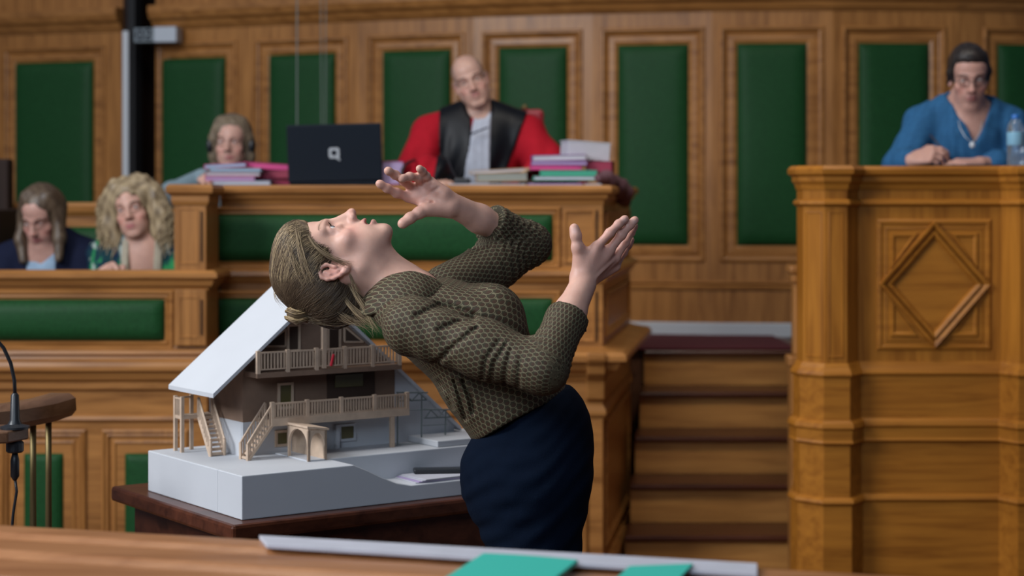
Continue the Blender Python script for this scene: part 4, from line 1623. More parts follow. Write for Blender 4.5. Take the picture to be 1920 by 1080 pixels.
# ---- hair: swept back to a low knot
H = Body()
P = TH.p
H.ell(P((0, -.010, .050)), (.080, .090, .088), TH.R, .02)
H.ell(P((0, -.050, .020)), (.070, .058, .068), TH.R, .03)
H.cone(P((0, -.078, .0)), P((0, -.060, -.075)), .050, .030, .03)
H.ell(P((0, .036, .080)), (.065, .057, .050), TH.R, .02)
H.ell(P((0, .082, -.024)), (.064, .085, .088), TH.R, .010, -1)          # face opening
for x in (-1, 1):
    H.ell(P((x * .085, .012, -.012)), (.03, .046, .042), TH.R, .010, -1)    # around the ears and temples
    H.ell(P((x * .075, -.006, -.04)), (.022, .030, .03), TH.R, .010, -1)
V, Q = H.mesh(.003, smooth=1)
L = TH.loc(V)
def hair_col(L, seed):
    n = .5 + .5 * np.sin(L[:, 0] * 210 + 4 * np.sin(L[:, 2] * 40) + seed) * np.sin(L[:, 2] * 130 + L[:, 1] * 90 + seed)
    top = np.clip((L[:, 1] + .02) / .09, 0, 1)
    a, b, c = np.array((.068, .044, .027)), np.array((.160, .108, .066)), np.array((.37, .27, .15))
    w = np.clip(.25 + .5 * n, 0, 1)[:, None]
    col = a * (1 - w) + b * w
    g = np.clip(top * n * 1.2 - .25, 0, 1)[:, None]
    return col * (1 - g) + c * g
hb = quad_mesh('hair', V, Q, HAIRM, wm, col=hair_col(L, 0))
# strands over the cap
o = P((0, -.015, .02))
paths, seeds = [], []
KN = np.array((-.018, -.094, .074))                 # knot, at the low back of the head
kd = _n(TH.d(KN - np.array((0, -.015, .02))))
for i in range(2600):
    side = rng.uniform(-1, 1)
    th = side * 2.75
    # start along the hairline: forehead, temples, behind the ears
    hx = .062 * math.sin(th) * 1.15
    hz = .020 + .048 * math.cos(th)
    hy = .106 * math.cos(th * .60) - .015
    s0 = np.array((hx, hy, hz)) - np.array((0, -.015, .02))
    s0 = s0 + rng.normal(0, .011, 3)
    d0 = _n(TH.d(s0))
    t0 = 0 if rng.random() < .45 else rng.uniform(0, .5)
    t = np.linspace(t0, rng.uniform(.8, 1.0), 13)
    e = _n(kd + rng.normal(0, .16, 3))
    dirs = slerp(d0, e, t)
    sag = np.sin(np.pi * (t - t0) / (1.001 - t0))
    dirs = dirs + TH.d((0, 0, 1))[None, :] * (sag * rng.normal(.10, .06))[:, None] + rng.normal(0, .012, 3)[None, :]
    dirs /= np.linalg.norm(dirs, axis=1)[:, None]
    paths.append((dirs, rng.uniform(.0003, .0026), rng.random()))
allD = np.concatenate([p[0] for p in paths])
rad = on_surface(H, o, allD)
ok = B.field(o + allD * rad[:, None]) > -.004
pp, sd, c0 = [], [], 0
for (dirs, off, s_) in paths:
    k = len(dirs)
    r_ = rad[c0:c0 + k]
    good = (r_ > .05) & ok[c0:c0 + k]
    c0 += k
    if good.sum() < 6:
        continue
    i0 = np.argmax(good)
    run = good[i0:]
    i1 = i0 + (len(run) if run.all() else np.argmin(run))
    if i1 - i0 < 5:
        continue
    pts = o + dirs[i0:i1] * (r_[i0:i1] + off)[:, None]
    pp.append(pts)
    sd.append(s_)
Vt, Qt, pid = tubes(pp, .0009, .0006, 4, True)
sd = np.array(sd)[pid]
Lt = TH.loc(Vt)
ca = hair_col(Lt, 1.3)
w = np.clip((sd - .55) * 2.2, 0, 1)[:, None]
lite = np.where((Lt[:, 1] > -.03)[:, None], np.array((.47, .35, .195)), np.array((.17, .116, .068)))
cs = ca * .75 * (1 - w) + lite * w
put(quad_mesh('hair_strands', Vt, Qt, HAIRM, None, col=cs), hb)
# knot
kc = P(KN) + 0
kx, ky, kz = TH.d((0, -1, 0)), TH.d((1, 0, 0)), TH.d((0, 0, 1))
pp = []
for i in range(170):
    r0 = rng.uniform(.007, .027)
    ph = rng.uniform(0, 6.28)
    turns = rng.uniform(.6, 1.3)
    t = np.linspace(0, 1, 16)
    a = ph + t * turns * 6.28
    rr = r0 * (1 + .12 * np.sin(a * 2 + ph))
    hgt = (.011 * np.sqrt(np.maximum(0, 1 - ((r0 - .014) / .0145) ** 2)) * 1.25 + rng.uniform(-.003, .002)) * (1 if rng.random() < .7 else -1)
    pts = kc + np.cos(a)[:, None] * rr[:, None] * kz * 1.0 + np.sin(a)[:, None] * rr[:, None] * ky * 1.15 + kx * (hgt + .008 + .003 * np.sin(a * 3))[:, None]
    pp.append(pts)
Vt, Qt, pid = tubes(pp, .0014, .0010, 4)
sd = rng.random(170)[pid][:, None]
put(quad_mesh('bun', Vt, Qt, HAIRM, None, col=np.array((.16, .105, .055)) * (1 - sd) + np.array((.40, .29, .15)) * sd), hb)
K = Body(); K.ell(kc + kx * .006, (.026, .029, .016), np.array([kz, ky, kx]), .01)
Vk, Qk = K.mesh(.003)
put(quad_mesh('bun_core', Vk, Qk, HAIRM, None, col=np.tile(np.array((.12, .085, .05)), (len(Vk), 1))), hb)
# loose wisps falling from the nape and the temple
pp = []
def wisp(p0, p1, p2, p3, n, spread):
    for i in range(n):
        j = [rng.normal(0, spread, 3) * q for q in (.5, 1, 1.4, 1.8)]
        a, b, c, d = [np.array(q) + jj for q, jj in zip((p0, p1, p2, p3), j)]
        t = np.linspace(0, 1, 14)[:, None]
        pp.append(a * (1 - t) ** 3 + 3 * b * t * (1 - t) ** 2 + 3 * c * t ** 2 * (1 - t) + d * t ** 3)
wisp(A_(652, 532, 3.69), A_(672, 560, 3.67), A_(690, 590, 3.66), A_(712, 622, 3.66), 26, .004)
wisp(A_(640, 545, 3.70), A_(660, 590, 3.68), A_(690, 600, 3.67), A_(700, 612, 3.67), 22, .005)
wisp(A_(610, 560, 3.72), A_(640, 600, 3.70), A_(670, 605, 3.69), A_(690, 606, 3.69), 50, .007)
wisp(A_(560, 590, 3.72), A_(600, 605, 3.71), A_(650, 600, 3.72), A_(690, 590, 3.73), 60, .008)
wisp(A_(600, 575, 3.78), A_(640, 595, 3.76), A_(670, 590, 3.76), A_(700, 600, 3.76), 60, .010)
wisp(A_(655, 508, 3.685), A_(660, 530, 3.68), A_(668, 545, 3.68), A_(676, 562, 3.68), 12, .003)
wisp(A_(518, 535, 3.74), A_(512, 555, 3.73), A_(520, 560, 3.72), A_(535, 572, 3.72), 8, .004)
wisp(A_(578, 440, 3.69), A_(590, 470, 3.672), A_(622, 488, 3.668), A_(662, 498, 3.68), 34, .0030)
wisp(A_(556, 425, 3.70), A_(560, 470, 3.665), A_(572, 500, 3.655), A_(580, 530, 3.66), 26, .0055)
wisp(A_(540, 440, 3.70), A_(545, 480, 3.665), A_(556, 505, 3.66), A_(570, 535, 3.665), 22, .0055)
Vt, Qt, pid = tubes(pp, .00055, .0003, 3, True)
sd = rng.random(len(pp))[pid][:, None]
put(quad_mesh('loose_strands', Vt, Qt, HAIRM, None, col=np.array((.12, .08, .048)) * (1 - sd) + np.array((.42, .315, .18)) * sd), hb)

# ---- blouse
def blouse_mat():
    m, nt, b = new_mat('patterned_blouse')
    at = nt.nodes.new('ShaderNodeAttribute')
    at.attribute_name = 'pat'
    sep = nt.nodes.new('ShaderNodeSeparateXYZ')
    nt.links.new(at.outputs['Vector'], sep.inputs[0])
    def math_(op, a, b_=None, c_=None):
        n = nt.nodes.new('ShaderNodeMath')
        n.operation = op
        for i, q in enumerate((a, b_, c_)):
            if q is None: continue
            if isinstance(q, (int, float)): n.inputs[i].default_value = q
            else: nt.links.new(q, n.inputs[i])
        return n.outputs[0]
    U = math_('MULTIPLY', sep.outputs['X'], 1 / .0108)
    Vv = math_('MULTIPLY', sep.outputs['Y'], 1 / .0096)
    row = math_('FLOOR', U)
    odd = math_('MULTIPLY', math_('MODULO', math_('ABSOLUTE', row), 2.0), .5)
    fx = math_('SUBTRACT', math_('FRACT', U), .5)
    fy = math_('SUBTRACT', math_('FRACT', math_('ADD', Vv, odd)), .5)
    # leaf-like brown dots inside a light wavy outline
    r2 = math_('ADD', math_('MULTIPLY', math_('ADD', fx, .06), math_('ADD', fx, .06)), math_('MULTIPLY', math_('MULTIPLY', fy, fy), 1.25))
    dot = math_('LESS_THAN', r2, .115)
    edge = math_('ABSOLUTE', math_('SUBTRACT', math_('ADD', math_('SQRT', r2), math_('MULTIPLY', fx, .25)), .50))
    line = math_('LESS_THAN', edge, .075)
    mx = nt.nodes.new('ShaderNodeMix'); mx.data_type = 'RGBA'
    mx.inputs['A'].default_value = (.040, .033, .018, 1)
    mx.inputs['B'].default_value = (.050, .026, .015, 1)
    nt.links.new(dot, mx.inputs['Factor'])
    m2 = nt.nodes.new('ShaderNodeMix'); m2.data_type = 'RGBA'
    m2.inputs['B'].default_value = (.175, .150, .088, 1)
    nt.links.new(mx.outputs['Result'], m2.inputs['A'])
    nt.links.new(math_('MULTIPLY', line, .85), m2.inputs['Factor'])
    nt.links.new(m2.outputs['Result'], b.inputs['Base Color'])
    setin(b, Roughness=.7)
    b.inputs['Specular IOR Level'].default_value = .25
    tc = nt.nodes.new('ShaderNodeTexCoord')
    n = nt.nodes.new('ShaderNodeTexNoise')
    n.inputs['Scale'].default_value = 45
    nt.links.new(tc.outputs['Object'], n.inputs['Vector'])
    bp = nt.nodes.new('ShaderNodeBump')
    bp.inputs['Strength'].default_value = .25
    bp.inputs['Distance'].default_value = .004
    nt.links.new(n.outputs['Fac'], bp.inputs['Height'])
    nt.links.new(bp.outputs['Normal'], b.inputs['Normal'])
    return m


BLOUSE = blouse_mat()
S = Body()
TAX = _n(A_(985, 850, 3.75) - A_(770, 580, 3.75))     # spine, neck to hips
TNR = _n(np.cross((0, 1, 0), TAX))                   # across, away from the back
if TNR[2] < 0: TNR = -TNR
RT = lambda a: np.array([_n(a), (0, 1, 0), _n(np.cross(_n(a), (0, 1, 0)))])
S.ell(A_(806, 588, 3.75), (.098, .132, .060), RT((.80, 0, -.60)), .05, tag=0)
S.ell(A_(874, 618, 3.75), (.120, .150, .085), RT((.74, 0, -.67)), .05, tag=0)
for sy in (-1, 1):
    S.ell(A_(930, 592, 3.75) + np.array((0, sy * .065, 0)), (.066, .062, .058), RT((.6, 0, -.8)), .045, tag=0)   # bust
    S.cone(A_(712, 566, 3.75) + np.array((0, sy * .045, 0)), A_(775, 600, 3.75) + np.array((0, sy * .145, 0)), .030, .046, .04, tag=0)  # shoulder slope
S.ell(A_(952, 706, 3.75), (.140, .132, .080), RT((.66, 0, -.75)), .06, tag=0)
S.ell(A_(965, 765, 3.75), (.115, .142, .104), RT((.55, 0, -.85)), .05, tag=0)
S.cone(A_(784, 626, 3.75), A_(880, 724, 3.75), .046, .038, .06, tag=0, flat=(0, 1, 0), fs=1.8)         # loose cloth hanging from the back
S.cone(A_(880, 728, 3.75), A_(922, 782, 3.75), .042, .038, .05, tag=0, flat=(0, 1, 0), fs=2.2)
# sleeves
S.chain([SHN, SHN * .45 + ELN * .55, ELN], [.060, .052, .047], .035, tag=1)
S.chain([ELN, ELN * .45 + WRN * .55, ELN * .36 + WRN * .64], [.047, .0385, .0375], .018, tag=2)
S.chain([SHF, SHF * .45 + ELF * .55, ELF], [.058, .052, .048], .035, tag=3)
S.chain([ELF, ELF * .55 + WRF * .45, ELF * .44 + WRF * .56], [.048, .043, .041], .018, tag=4)
# open neckline
S.ell(A_(756, 503, 3.75), (.084, .056, .031), RT((.86, 0, -.10)), .012, -1)
S.ell(A_(700, 520, 3.75), (.07, .058, .075), RT((.86, 0, -.5)), .012, -1)
# cut sleeves and hem
cN = ELN * .40 + WRN * .60
cF = ELF * .50 + WRF * .50


CREASES = [(.0060, .0042, [A_(q[0], q[1], 3.58) for q in c]) for c in (
    [(782, 589), (815, 574), (848, 578), (892, 594)], [(826, 612), (860, 598), (888, 598)], [(820, 676), (850, 645), (896, 607)])]
CREASES += [(.0045, .0034, [A_(q[0], q[1], 3.50) for q in c]) for c in (
    [(905, 708), (912, 668), (938, 634)], [(920, 712), (927, 676), (950, 640)], [(946, 716), (950, 684), (958, 650)], [(972, 719), (973, 692), (976, 664)])]
CREASES += [(.0055, .0042, [A_(q[0], q[1], 3.62) for q in c]) for c in (
    [(822, 722), (838, 742), (846, 770)], [(852, 716), (862, 745), (872, 790)], [(868, 716), (884, 750), (886, 775)])]


def disp(P):
    w = np.zeros(len(P))
    # folds round the near elbow and along the upper arm
    def folds(a, b, c, amp, lam, width, skew, ph=0):
        ax = _n(b - a)
        q = P - a
        s = q @ ax
        side = q @ _n(skew)
        L_ = np.linalg.norm(b - a)
        g = np.exp(-((s - c * L_) / width) ** 2) * np.exp(-((np.linalg.norm(q - s[:, None] * ax, axis=1)) / .085) ** 4)
        return amp * g * np.sin(2 * np.pi * (s + .45 * side + .01 * np.sin(side * 60)) / lam + ph)
    nearside = np.clip((3.70 - P[:, 1]) / .03, 0, 1)
    for (amp, wid, cr) in CREASES:
        best = np.full(len(P), 9.0)
        for a_, b_ in zip(cr[:-1], cr[1:]):
            u_, v_ = P[:, 0] - a_[0], P[:, 2] - a_[2]
            ex, ez = b_[0] - a_[0], b_[2] - a_[2]
            t_ = np.clip((u_ * ex + v_ * ez) / (ex * ex + ez * ez), 0, 1)
            best = np.minimum(best, np.hypot(u_ - t_ * ex, v_ - t_ * ez))
        w += nearside * amp * (np.exp(-(best / wid) ** 2) - .22 * np.exp(-((best - 2.2 * wid) / (1.2 * wid)) ** 2))
    w += folds(ELN, WRN, .12, .0025, .020, .05, (0, -.2, 1), 1)
    w += folds(SHN, ELN, .22, .0026, .060, .06, (.8, 0, 1), 2)
    w += folds(SHF, ELF, .75, .0045, .024, .08, (0, .2, 1))
    w += folds(ELF, WRF, .25, .0035, .018, .07, (0, .4, 1), 1)
    # pulls in the loose back
    q = P - A_(800, 720, 3.75)
    s = q @ TAX
    g = np.exp(-(s / .14) ** 2) * np.clip(-(q @ TNR) / .04 + .3, 0, 1)
    w += .0038 * g * np.sin(2 * np.pi * (s * .9 + .25 * q[:, 1]) / .034)
    # long creases from the armpit
    q = P - A_(900, 600, 3.62)
    g = np.exp(-(np.linalg.norm(q, axis=1) / .10) ** 2)
    w += .0045 * g * np.sin(2 * np.pi * (q @ _n((.55, 0, 1.0))) / .052 + 2.0)
    # cuffs and hem cut clean
    return w


S.plane(cN, _n(WRN - ELN), .002)
pl_far = (cF, _n(WRF - ELF))
# hem (slanting from low at the back to high at the front)
hem_a, hem_b = A_(885, 822, 3.75), A_(1072, 722, 3.75)
hd = _n(hem_b - hem_a)
hn = _n(np.cross(hd, (0, 1, 0)))
if hn[2] > 0: hn = -hn


def field_blouse(P, prims=None):
    return Body.field(S, P, prims)


class Cut(Body):
    """blouse with local cuts: near cuff, far cuff, hem"""
    def field(s, P, prims=None):
        d = Body.field(s, P, [q for q in (s.pr if prims is None else prims) if q[0] != 'p'])
        for (c, wr_, el_) in ((cN, WRN, ELN), (cF, WRF, ELF)):
            ax = _n(wr_ - el_)
            q = P - c
            t = q @ ax
            r = np.linalg.norm(q - t[:, None] * ax, axis=1)
            d = np.maximum(d, np.where((r < .068) & (t > -.012) & (t < .2), t, -1))
        nh = (np.linalg.norm(P - A_(975, 790, 3.75), axis=1) < .30) & (np.linalg.norm(P - ELN, axis=1) > .09)
        hb_ = (P - hem_a) @ hn + .012 * np.sin(np.clip((P - hem_a) @ hd, 0, .25) * 14) - .004
        e = np.where(nh, hb_, -1)
        return np.maximum(d, e)


S.__class__ = Cut
S.pr = [q for q in S.pr if q[0] != 'p']
V, Q = S.mesh(.0042, disp=disp, dmax=.006, smooth=1)
tg = S.near(V, tags=True)
pat = np.zeros((len(V), 3))
def limb(a, b, mask, side, off):
    ax = _n(b - a)
    q = V[mask] - a
    s = q @ ax
    n1 = _n(np.cross(ax, side))
    n2 = np.cross(ax, n1)
    ang = np.arctan2(q @ n1, q @ n2)
    pat[mask, 0] = s + off
    pat[mask, 1] = ang * .0477
limb(SHN, ELN, tg == 1, (0, 0, 1), 0)
limb(ELN, WRN, tg == 2, (0, 0, 1), .03)
limb(SHF, ELF, tg == 3, (0, 0, 1), 0)
limb(ELF, WRF, tg == 4, (0, 0, 1), .03)
mk = tg == 0
q = V[mk] - A_(770, 580, 3.75)
pat[mk, 0] = q @ TAX
# girth coordinate round the trunk
v_ = q @ TNR
pat[mk, 1] = np.arctan2(q[:, 1], v_ + .03) * .128
blo = quad_mesh('blouse', V, Q, BLOUSE, wm, uv=pat)
# collar flap and cuff button
for cc in ([A_(693, 566, 3.685), A_(712, 556, 3.668), A_(734, 547, 3.654), A_(773, 540, 3.644), A_(812, 537, 3.664)], [A_(706, 556, 3.845), A_(735, 536, 3.845), A_(775, 524, 3.835), A_(806, 525, 3.81)]):
    K = Body()
    sd_ = -.55 if cc[0][1] < 3.75 else .55
    rr_ = [.018, .0195, .019, .0175, .013] if len(cc) == 5 else [.016, .016, .013, .009]
    cc = np.array(cc)
    tt_ = np.linspace(0, len(cc) - 1, 13)
    pp_ = np.stack([np.interp(tt_, range(len(cc)), cc[:, i]) for i in range(3)], 1)
    pp_[1:-1] = (pp_[:-2] + 2 * pp_[1:-1] + pp_[2:]) / 4
    r2_ = np.interp(tt_, range(len(cc)), rr_)
    for i in range(12):
        ax_ = _n(pp_[i + 1] - pp_[i])
        f_ = np.array((.15, sd_ * 1.4, .7))
        K.cone(pp_[i], pp_[i + 1], r2_[i], r2_[i + 1], .012, flat=f_ - ax_ * (f_ @ ax_), fs=.26)
    V, Q = K.mesh(.003)
    q = V - A_(770, 580, 3.75)
    put(quad_mesh('collar', V, Q, BLOUSE, None, uv=np.stack([q @ TAX, q @ _n(np.cross((.15, sd_ * 1.4, .7), TAX)), q[:, 2]], 1)), blo)
m = MB()
p = ELN * .44 + WRN * .56 + np.array((.034, -.012, -.020))
m.lathe((0, 0, 0), [(.0055, 0), (.0062, .001), (.0055, .003)], 12)
for i in range(len(m.v)):
    m.v[i] = Vector(p) + Vector((m.v[i].z, m.v[i].x, m.v[i].y)) * 1.0
put(m.build('cuff_button', BLACK, None), blo)

# ---- trousers
D = Body()
D.ell(A_(985, 885, 3.75), (.120, .168, .125), RT((.25, 0, -1)), .05)
D.ell(A_(938, 895, 3.70), (.072, .085, .105), None, .05)
D.ell(A_(938, 895, 3.83), (.072, .085, .105), None, .05)
D.ell(A_(1010, 800, 3.75), (.105, .148, .10), RT((.5, 0, -.9)), .05)
D.ell(A_(1040, 850, 3.75), (.066, .140, .13), None, .05)
for sy in (-1, 1):
    hip = A_(1000, 905, 3.75) + np.array((0, sy * .088, 0))
    kn = np.array((hip[0] + .0, 3.75 + sy * .095, .50))
    an = np.array((hip[0] - .04, 3.75 + sy * .10, .085))
    D.chain([hip, hip * .5 + kn * .5, kn, an], [.105, .088, .074, .066], .05)


class CutT(Body):
    def field(s, P, prims=None):
        d = Body.field(s, P, prims)
        a, b = A_(905, 790, 3.75), A_(1078, 716, 3.75)
        hd2 = _n(b - a)
        n2 = _n(np.cross(hd2, (0, 1, 0)))
        if n2[2] < 0: n2 = -n2
        return np.maximum(d, (P - a) @ n2)


D.__class__ = CutT
def dispT(P):
    q = P - A_(960, 880, 3.65)
    w = .0020 * np.exp(-(np.linalg.norm(q - (0, 0, 0), axis=1) / .16) ** 2) * np.sin(2 * np.pi * (q[:, 2] * 1.0 - .55 * q[:, 0] + .02 * np.sin(q[:, 0] * 30)) / .038)
    q2 = P - A_(985, 990, 3.65)
    w += .0032 * np.exp(-(np.linalg.norm(q2, axis=1) / .15) ** 2) * np.sin(2 * np.pi * (q2[:, 2] - .8 * q2[:, 0]) / .06)
    return w
V, Q = D.mesh(.006, disp=dispT, dmax=.006, smooth=1)
DENIM = tint_mat('navy_denim', .9, 0, .06, .6, 420)
tr = quad_mesh('trousers', V, Q, DENIM, wm, col=np.tile(np.array((.0026, .0062, .0155)), (len(V), 1)))
p = A_(897, 847, 3.695)
m = MB()
m.lathe((0, 0, 0), [(.005, 0), (.0058, .001), (.004, .0025)], 12)
m.v = [Vector(p) + Vector((v.x * .6 - v.z, v.x * .5, v.y)) for v in m.v]
put(m.build('pocket_rivet', SILVER, None), tr)
for sy in (-1, 1):
    an = np.array((A_(1000, 905, 3.75)[0] - .04, 3.75 + sy * .10, .05))
    K = Body()
    K.chain([an + (-.03, 0, -.005), an + (.06, sy * .005, -.015), an + (.17, sy * .02, -.022)], [.042, .038, .030], .02, flat=(0, 0, 1), fs=.85)
    V, Q = K.mesh(.006)
    V[:, 2] = np.maximum(V[:, 2], .002)
    quad_mesh('shoe', V, Q, BLACK, wm)
# ------------------------------------------------------------------ people behind the benches
HAIRB = HAIRM


class Mask(Body):
    """a body cut by an extra function (positive outside)"""
    fn = None

    def field(s, P, prims=None):
        d = Body.field(s, P, prims)
        return d if s.fn is None else np.maximum(d, s.fn(P))


def hand(B, wrist, f, n, s, curl=.5, sc=1.0, spread=1.0, thumb=.5, curls=None):
    f, n = _n(f), _n(n)
    n = _n(n - f * (f @ n))
    s_ = np.cross(f, n)
    if s_ @ np.array(s, float) < 0: s_ = -s_
    w = np.array(wrist, float)
    mc_ = []
    for i, (o, l) in enumerate([(.030, .083), (.010, .087), (-.010, .083), (-.028, .076)]):
        p = w + (f * l + s_ * o * spread) * sc
        mc_.append(p)
        B.cone(w + s_ * o * .5 * sc, p, .0150 * sc, .0120 * sc, .012, tag=5)
    tips = []
    for i, (L_, r) in enumerate([(.070, .0090), (.078, .0092), (.073, .0088), (.058, .0078)]):
        c = (curls[i] if curls else curl)
        p = mc_[i]
        a = 0.0
        pts = [p]
        for q, seg in zip((.9, 1.1, .7), (.45, .31, .24)):
            a += c * q
            p = p + (f * math.cos(a) - n * math.sin(a)) * L_ * seg * sc
            pts.append(p)
        B.chain(pts, [r * sc, r * .97 * sc, r * .92 * sc, r * .82 * sc], .004, tag=5)
        tips.append(pts[-1])
    b = w + (f * .025 + s_ * .022 - n * .008) * sc
    t1 = b + (f * .035 + s_ * .030 - n * .010) * sc
    t2 = t1 + (f * .030 + s_ * (.020 - .03 * thumb) - n * (.012 + .015 * thumb)) * sc
    t3 = t2 + (f * .022 + s_ * (.008 - .03 * thumb) - n * (.010 + .016 * thumb)) * sc
    B.chain([w, b, t1, t2, t3], [.014 * sc, .016 * sc, .0115 * sc, .0105 * sc, .0085 * sc], .008, tag=5)
    return tips, t3


def neck(B, T, base, r=.050):
    B.chain([T.p((0, -.020, -.03)), T.p((0, -.022, -.085)), np.array(base, float)], [r, r * .95, r * 1.12], .025)


def torso(S, cx, d, z_sh, w, z_seat, depth=.105, k=.06, lean=0.0, drop=.035, grow=0.0, sh_r=.055):
    """seated trunk facing the camera; z_sh shoulder height, w half width over the shoulder joints"""
    g = grow
    S.ell((cx, d + .01, z_sh - .13), (w * .86 + g, depth + g, .20 + g), None, k)
    S.ell((cx, d + .02, (z_sh + z_seat) / 2 - .06), (w * .74 + g, depth + .005 + g, (z_sh - z_seat) * .42 + g), None, k)
    S.ell((cx, d + .03, z_seat + .09), (w * .82 + g, depth + .02 + g, .12 + g), None, k)
    S.cone((cx - .04, d + .015, z_sh + .035), (cx - w, d + .02, z_sh - drop), sh_r * .75 + g, sh_r + g, .05)
    S.cone((cx + .04, d + .015, z_sh + .035), (cx + w, d + .02, z_sh - drop), sh_r * .75 + g, sh_r + g, .05)


def lap(S, cx, d, z_seat, g=0.0):
    for sx in (-1, 1):
        S.cone((cx + sx * .085, d, z_seat + .085), (cx + sx * .11, d - .30, z_seat + .075), .080 + g, .062 + g, .04)


def sleeve(S, pts, rs, g=0.0):
    S.chain([np.array(p, float) for p in pts], [r + g for r in rs], .03)


def shell(S, off, fn, cls=Mask):
    """a layer over S, off thick, kept where fn(P) < 0"""
    L_ = cls()
    for q in S.pr:
        q = list(q)
        if q[6] > 0 and q[0] == 'c':
            q[3] += off; q[4] += off
        elif q[6] > 0 and q[0] == 'e':
            q[2] = q[2] + off
        L_.pr.append(tuple(q))
    L_.fn = fn
    return L_


def const(V, c):
    return np.tile(np.array(c, float), (len(V), 1))


def noise3(P, f, seed=0):
    r = np.random.default_rng(seed)
    v = np.zeros(len(P))
    for i in range(5):
        k = r.normal(0, 1, 3)
        v += np.sin(P @ (k / np.linalg.norm(k)) * f * (1 + .35 * i) + r.uniform(0, 6.28))
    return v / 5


def hair_from(H, h, parent, c0, c1, seed=0, amp=.004, f=160, name='hair'):
    V, Q = H.mesh(h, disp=lambda P: amp * noise3(P * (1, 1, .35), f, seed), dmax=amp, smooth=0)
    n = np.clip(.5 + .8 * noise3(V * (1, 1, .3), f * 1.6, seed + 5), 0, 1)[:, None]
    return quad_mesh(name, V, Q, HAIRB, parent, col=np.array(c0) * (1 - n) + np.array(c1) * n)


def brows(T, parent, c, r=.0014):
    pts = []
    for x in (-1, 1):
        for i in range(22):
            a = .011 + .034 * i / 21
            for dz in (-.0012, .0012):
                p0 = np.array((x * a, .0958 - (a / .05) ** 2 * .0235, .0305 + .003 * math.sin(i / 21 * 3) + dz))
                pts.append([T.p(p0 - (0, .005, .001)), T.p(p0 + (x * .006, .0005, .0012))])
    Vt, Qt, _ = tubes(pts, r, r * .5, 4)
    quad_mesh('eyebrows', Vt, Qt, HAIRM, parent, col=const(Vt, c))


# ---- the presiding judge
d = 7.80
JT = Fr(np.array(W(884, 156, d)), (.93, 0, .34), (0.02, -1, -.08), (-.34, 0, .94), .96)
jp = empty('person', (W(890, 300, d).x, d, 1.3), 'bald judge in a red robe with black satin facing and white jabot, head tilted', 'person')
B = Body()
add_head(B, JT, age=1, lidr=1.02, male=True, jaw=1.25, nose=1.15)
jx = W(897, 300, d).x
ZS = W(0, 232, d).z
neck(B, JT, (jx, d + .03, ZS + .03), .055)
torso(B, jx, d + .02, ZS - .02, .20, 1.33, .09)
lap(B, jx, d, 1.33)
ja_l = [(jx - .205, d + .02, ZS - .05), (jx - .30, d - .10, ZS - .30), (jx - .20, d - .34, 1.66)]
ja_r = [(jx + .205, d + .02, ZS - .05), (jx + .36, d - .08, ZS - .28), (jx + .28, d - .36, 1.66)]
for a in (ja_l, ja_r):
    B.chain([np.array(q) for q in a], [.045, .038, .026], .03)
hand(B, ja_l[2], (.6, -.75, -.05), (0, .1, 1), (.7, .6, 0), .35, 1.05)
hand(B, ja_r[2], (-.5, -.75, -.05), (0, .1, 1), (-.7, .6, 0), .35, 1.05)
V, Q = B.mesh(.0048)
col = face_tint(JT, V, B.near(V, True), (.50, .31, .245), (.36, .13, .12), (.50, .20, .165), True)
L = JT.loc(V)
scalp = (L[:, 2] > .055 - (np.abs(L[:, 0]) > .055) * .05) & (L[:, 1] < .055) & (L[:, 2] > -.02) & (np.abs(L[:, 0]) + .5 * np.maximum(0, -L[:, 1]) > .052)
col[scalp] = col[scalp] * .62 + np.array((.20, .17, .15)) * .38
quad_mesh('body', V, Q, SKIN, jp, col=col)
eyes(JT, jp, (.07, .06, .05), (-.1, -.1))
brows(JT, jp, (.10, .07, .05), .0018)
S = Body()
torso(S, jx, d + .02, ZS, .215, 1.32, .105, grow=.012, sh_r=.062)
lap(S, jx, d, 1.33, .03)
for a, sg_ in ((ja_l, -1), (ja_r, 1)):
    sleeve(S, a, [.078, .105, .10])
for c in (0,):
    S.ell(JT.p((0, .01, -.10)) + np.array((0, -.04, -.01)), (.055, .09, .055), None, .02, -1)
dj = lambda P: .006 * np.sin(P[:, 0] * 70 + 9 * np.sin(P[:, 2] * 6)) * np.clip((ZS - P[:, 2]) / .2, 0, 1)
V, Q = S.mesh(.008, disp=dj, dmax=.007)
robe = quad_mesh('robe', V, Q, CLOTH, jp, col=const(V, (.33, .004, .014)))


def lapel_fn(sgn):
    def fn(P):
        z = (ZS + .06 - P[:, 2])
        x = (P[:, 0] - jx) * sgn
        outer = (.215 - .38 * np.clip(z, 0, .4)) if sgn > 0 else .168 + 0 * z
        inner = .030
        return np.maximum.reduce([x - outer, inner - x, P[:, 1] - (d + .10), 1.50 - P[:, 2], np.abs(P[:, 0] - jx) - .22])
    return fn


for sg_ in (-1, 1):
    Ls = shell(S, .012, lapel_fn(sg_))
    V, Q = Ls.mesh(.007, disp=dj, dmax=.007)
    put(quad_mesh('satin_facing', V, Q, SATIN, None, col=const(V, (.0035, .0045, .007))), robe)
jb_fn = lambda P: np.maximum.reduce([np.abs(P[:, 0] - jx - .02 + .10 * (ZS + .03 - P[:, 2])) - .036 - .07 * (ZS + .03 - P[:, 2]), P[:, 1] - d, 1.52 - P[:, 2], P[:, 2] - ZS - .06])
Ls = shell(S, .018, jb_fn)
V, Q = Ls.mesh(.006, disp=lambda P: .0015 * np.sin(P[:, 0] * 200), dmax=.003)
put(quad_mesh('jabot', V, Q, CLOTH, None, col=const(V, (.38, .42, .50))), robe)
m = MB()
z_ = ZS - .05
m.tube([(jx - .03, d - .128, z_ + .00), (jx + .0, d - .140, z_ + .012), (jx + .045, d - .135, z_ + .03)], .004, 6)
